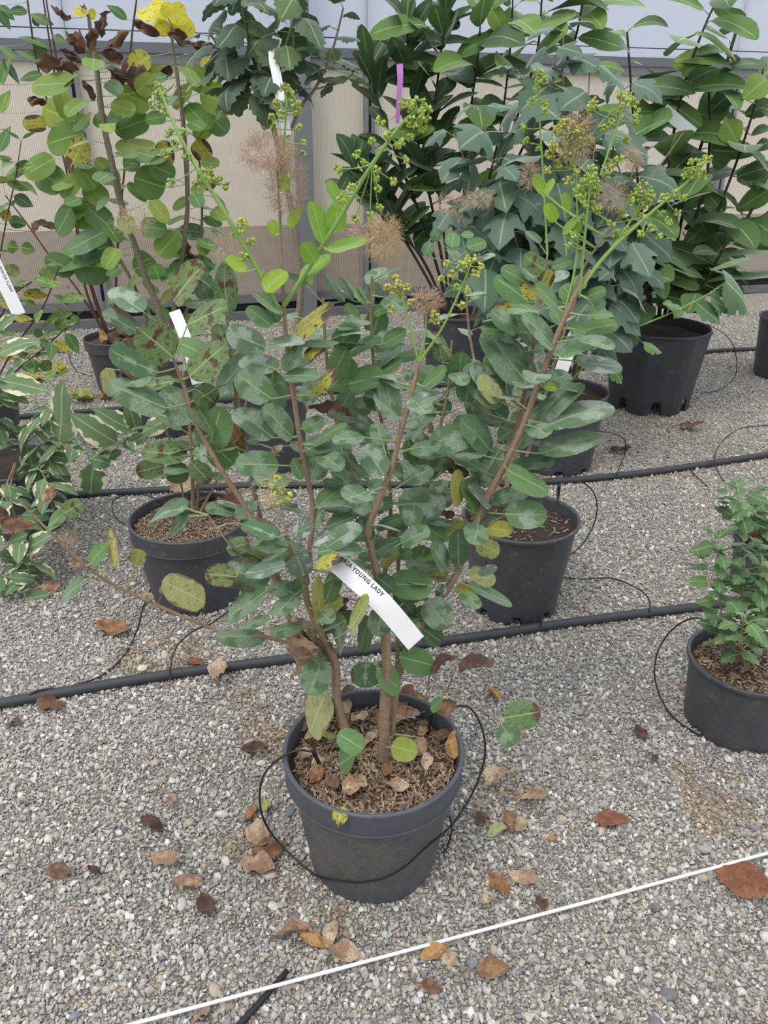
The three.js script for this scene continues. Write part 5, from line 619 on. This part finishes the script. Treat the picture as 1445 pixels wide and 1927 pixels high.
strip([[328, 585, 2.12], [342, 618, 2.1], [354, 655, 2.08], [372, 722, 2.08]], 0.03, 'blank white label strip hanging behind the mulched pot bush');
strip([[522, 70, 3.16], [514, 100, 3.14], [522, 150, 3.1], [530, 205, 3.08], [541, 255, 3.08]], 0.032, 'white label strip hanging from the crinkled-leaf shrub trunk');
strip([[1090, 610, 3.05], [1078, 640, 3.0], [1066, 670, 2.98], [1050, 716, 2.98]], 0.05, 'white label strip low down among the lobed shrub leaves');
strip([[1248, 205, 4.0], [1275, 228, 3.98], [1304, 252, 3.98]], 0.05, 'white label strip tilted across the magnolia stems');
strip([[752, 120, 4.3], [753, 150, 4.28], [750, 190, 4.27], [748, 232, 4.27]], 0.03, 'purple ribbon hanging among the narrow dark leaves', null, { name: 'purple_ribbon', cat: 'ribbon', group: 'ribbons', mat: std({ color: 0xb274b8, roughness: 0.6 }), taper: 0.6 });

// ---------------------------------------------------------------- fallen leaves
function fallen(x, y, size, ang, mat, h, label, group, o = {}) {
  const c = onPlane(x, y, h), L = size * axial(c) / FPX * (o.k ?? 1.25), q = ang * Math.PI / 180, a = V(Math.cos(q), rr(-0.12, 0.25), Math.sin(q)).normalize(), n = V(rr(-0.3, 0.3), 1, rr(-0.1, 0.5)); n.addScaledVector(a, -n.dot(a)).normalize();
  const st = { ...STYLE.dry(), ratio: 0.7, roll: rr(0.2, 1.1), rollSide: -1, bend: rr(-0.7, 0.3), ...(o.style ?? {}) }, B0 = c.clone().addScaledVector(a, -L / 2), g = blade(B0, a, n, L, L * rr(0.62, 0.8), st, B0.clone().addScaledVector(a, -L * rr(0.2, 0.45)), c);
  g.computeBoundingBox(); const m = single('fallen_leaf', g, lm(mat), label, 'leaf', c, group); m.position.y = h - g.boundingBox.min.y + (o.up ?? 0.002); return m;
}
const GL = 'fallen leaves on the gravel', g0 = 0.004;
for (const [x, y, s, a, m, label, o] of [
  [287, 1558, 40, 200, 'dk', 'dark brown curled leaf alone on open gravel, beside a pale stone'], [325, 1512, 32, 80, 'tan', 'small tan leaf on open gravel above the dark curled leaf'], [313, 1625, 54, 20, 'tan', 'pale tan spotted leaf on gravel, long and flat'], [352, 1668, 50, 170, 'tan', 'tan leaf with folded rim above the reddish crumpled leaf'], [388, 1708, 46, 60, 'dk', 'reddish dark crumpled leaf on gravel before the front pot'], [115, 1645, 46, 10, 'br', 'brown flat leaf on gravel near the picture edge'], [177, 1643, 22, 190, 'dk', 'tiny dark leaf scrap beside the brown flat leaf'],
  [545, 1762, 66, 160, 'tan', 'largest tan crumpled leaf in the row before the front pot'], [588, 1772, 46, 30, 'ora', 'orange-tan leaf in the row before the front pot'], [622, 1765, 48, 100, 'tan', 'upright tan leaf in the row just above the string'], [648, 1800, 50, 200, 'tan', 'pale leaf touching the white string from behind'], [815, 1797, 44, 160, 'ora', 'orange leaf in the pair below the white string'], [845, 1812, 40, 45, 'tan', 'tan leaf in the pair below the white string'], [925, 1832, 52, 0, 'br', 'brown curled leaf below the string beside a grey stone'],
  [940, 1668, 44, 60, 'br', 'orange-brown wrinkled leaf beside a dark stone'], [985, 1655, 46, 10, 'tan', 'pinkish tan folded leaf beside the wrinkled one'], [918, 1702, 28, 120, 'tan', 'small pinkish leaf scrap above the string'], [1018, 1706, 30, 90, 'br', 'small brown leaf lying against the string'], [1148, 1547, 50, 0, 'ora', 'yellow-orange flat leaf alone on open gravel'], [1392, 1672, 84, 45, 'ora', 'long smooth red-brown leaf beside the string', { long: 1 }], [930, 1470, 54, 100, 'tan', 'cream curled leaf beside the arching drip tube'], [960, 1550, 42, 80, 'br', 'brown leaf leaning on a tan one right of the front pot'], [978, 1556, 36, 120, 'tan', 'tan leaf leaning on a brown one right of the front pot'], [1005, 1508, 42, 10, 'tan', 'flattened tan leaf right of the front pot'], [905, 1545, 34, 120, 'br', 'dark brown leaf close to the front pot base'], [935, 1568, 36, 150, 'yp', 'pale green leaf lying on gravel right of the front pot'], [1037, 1585, 24, 140, 'ora', 'small orange leaf scrap on gravel'],
  [500, 1528, 44, 80, 'y2', 'olive leaf under the drip tube loop'], [470, 1540, 36, 100, 'br', 'brown leaf at the top of the heap beside the drip tube'], [484, 1578, 60, 60, 'tan', 'tan crumpled leaf in the heap beside the front pot'], [502, 1608, 60, 140, 'br', 'dark crumpled leaf in the heap beside the front pot'], [486, 1634, 60, 20, 'tan', 'long tan leaf at the bottom of the heap beside the front pot'], [480, 1413, 42, 10, 'dk', 'dark orange leaf on gravel above the drip tube loop'], [95, 1330, 46, 20, 'dk', 'dark brown leaf tucked against the near pipe'], [25, 1366, 30, 90, 'dk', 'brown leaf at the picture edge below the near pipe'], [215, 1188, 58, 20, 'br', 'large brown curled leaf before the mulched pot'], [368, 1248, 26, 0, 'ora', 'small rust-red leaf behind the near pipe'], [1300, 808, 38, 20, 'dk', 'dark brown leaf on gravel below the large ribbed pot'], [1168, 850, 34, 0, 'dk', 'dark leaf inside the far drip tube loop'], [380, 1912, 36, 120, 'tan', 'tan leaf under the string beside the black tube end'], [150, 752, 60, 80, 'y2', 'yellow-brown leaf with dark edges before the rear pot'], [205, 750, 34, 10, 'br', 'small brown leaf before the rear pot'], [1205, 1382, 30, 80, 'dk', 'small dark leaf scrap on open gravel, wide of the pots'], [928, 1310, 34, 60, 'ora', 'narrow orange-tan leaf behind the arching drip tube'], [1230, 1432, 24, 60, 'dk', 'tiny brown scrap on open gravel, wide of the pots'], [812, 1862, 36, 15, 'br', 'thin brown scrap far below the string'],
]) fallen(x, y, s, a, m, g0, label, GL, o?.long ? { k: 1.25, style: { roll: 0.3, crump: 0.06, rag: 0.05, bend: -0.15, ratio: 0.4, out: 'obov' } } : {});
{ const c = fallen(412, 1268, 62, 70, 'tan', 0.026, 'tan leaf lying across the near pipe', GL, { up: 0 }); void c; }
{
  const K2 = 2.779, X0 = 440, Y0 = 1250, h = 0.243;
  for (const [x, y, s, m, l] of [[350, 345, 100, 'br', 'rusty leaf standing against the shaded rim of the front pot'], [405, 395, 110, 'tan', 'pinkish tan leaf beside the leaning drip stake'], [365, 500, 120, 'tan', 'long tan leaf under the tube at the rim of the front pot'], [430, 600, 100, 'br', 'brown leaf at the foot of the leaning drip stake'], [490, 395, 90, 'y2', 'olive withered leaf between stake and thin trunk in the front pot'], [520, 640, 110, 'br', 'dark brown leaf on mulch near the front rim'], [635, 665, 150, 'brp', 'large pale leaf lying at the front rim of the pot, beside the yellow one'], [580, 235, 100, 'tan', 'tan leaf behind the thin trunk of the front pot'], [600, 165, 110, 'br', 'brown leaf leaning on the back rim behind the thin trunk'], [705, 195, 80, 'brp', 'small pale leaf at the back rim between the trunks'], [720, 405, 100, 'tan', 'tan leaf at the foot of the thick trunk'], [845, 225, 130, 'brp', 'pale leaf behind the thick trunk of the front pot'], [875, 315, 150, 'brp', 'largest bleached leaf beside the thick trunk'], [925, 290, 100, 'tan', 'tan leaf next to the largest bleached leaf'], [965, 455, 120, 'tan', 'tan leaf before the upright drip stake'], [985, 370, 90, 'brp', 'pale leaf leaning at the upright drip stake'], [1140, 460, 130, 'ora', 'orange leaf at the side rim of the front pot'], [910, 195, 130, 'ora', 'orange leaf standing at the back rim of the front pot'], [965, 215, 110, 'ora', 'folded orange leaf beside the one standing at the back rim'], [850, 655, 110, 'tan', 'flat tan leaf alone on the front mulch'], [640, 490, 80, 'y2', 'pale green withered leaf between the low green leaves'], [440, 540, 100, 'tan', 'tan leaf touching the leaning drip stake'], [655, 300, 100, 'tan', 'tan leaf between the two trunks on the mulch'], [800, 560, 80, 'br', 'small brown leaf before the thick trunk'], [580, 320, 90, 'br', 'brown leaf at the foot of the thin trunk'], [1085, 400, 100, 'br', 'brown leaf behind the orange one at the side rim'], [1010, 520, 100, 'tan', 'tan leaf on the mulch toward the side rim']]) fallen(X0 + x / K2, Y0 + y / K2, s / K2, rr(0, 360), m, h, l, 'dry leaves in the front pot', { up: 0.004 });
  for (const [x, y, s, m, l] of [[1050, 65, 190, 'tan', 'tan curled leaf at the back of the mulched pot'], [1280, 190, 190, 'ora', 'yellow-tan crumpled leaf on the mulched pot'], [1330, 120, 170, 'brp', 'pinkish crumpled leaf at the rim of the mulched pot'], [1240, 225, 110, 'y2', 'yellowing leaf resting on the mulched pot'], [1150, 130, 120, 'br', 'brown leaf at the stems of the mulched pot']]) fallen(x / 3.01, 900 + y / 3.01, s / 3.01, rr(0, 360), m, 0.245, l, 'dry leaves in the mulched pot', { up: 0.003 });
  for (let i = 0; i < 9; i++) fallen(rr(196, 255), rr(630, 652), rr(26, 36), rr(0, 360), pick(['ora', 'br']), 0.255, 'rusty dry leaf heaped in the rear pot', 'dry leaves in the rear pot', { up: 0.004 });
  for (const [x, y, s, m, l] of [[640, 1547, 34, 'yb', 'small yellow spotted leaf on the rim of the front pot']]) { const f = fallen(x, y, s, 110, m, 0.2, l, 'dry leaves in the front pot', { style: { roll: 0.4, crump: 0.1, bend: 1.4 } }); f.position.copy(at(x - 2, y - 30, 1.0)); f.position.y = 0.277; }
}

scene.traverse((o) => { if (o.isMesh) { o.castShadow = o.receiveShadow = true; } });
renderer.render(scene, camera);
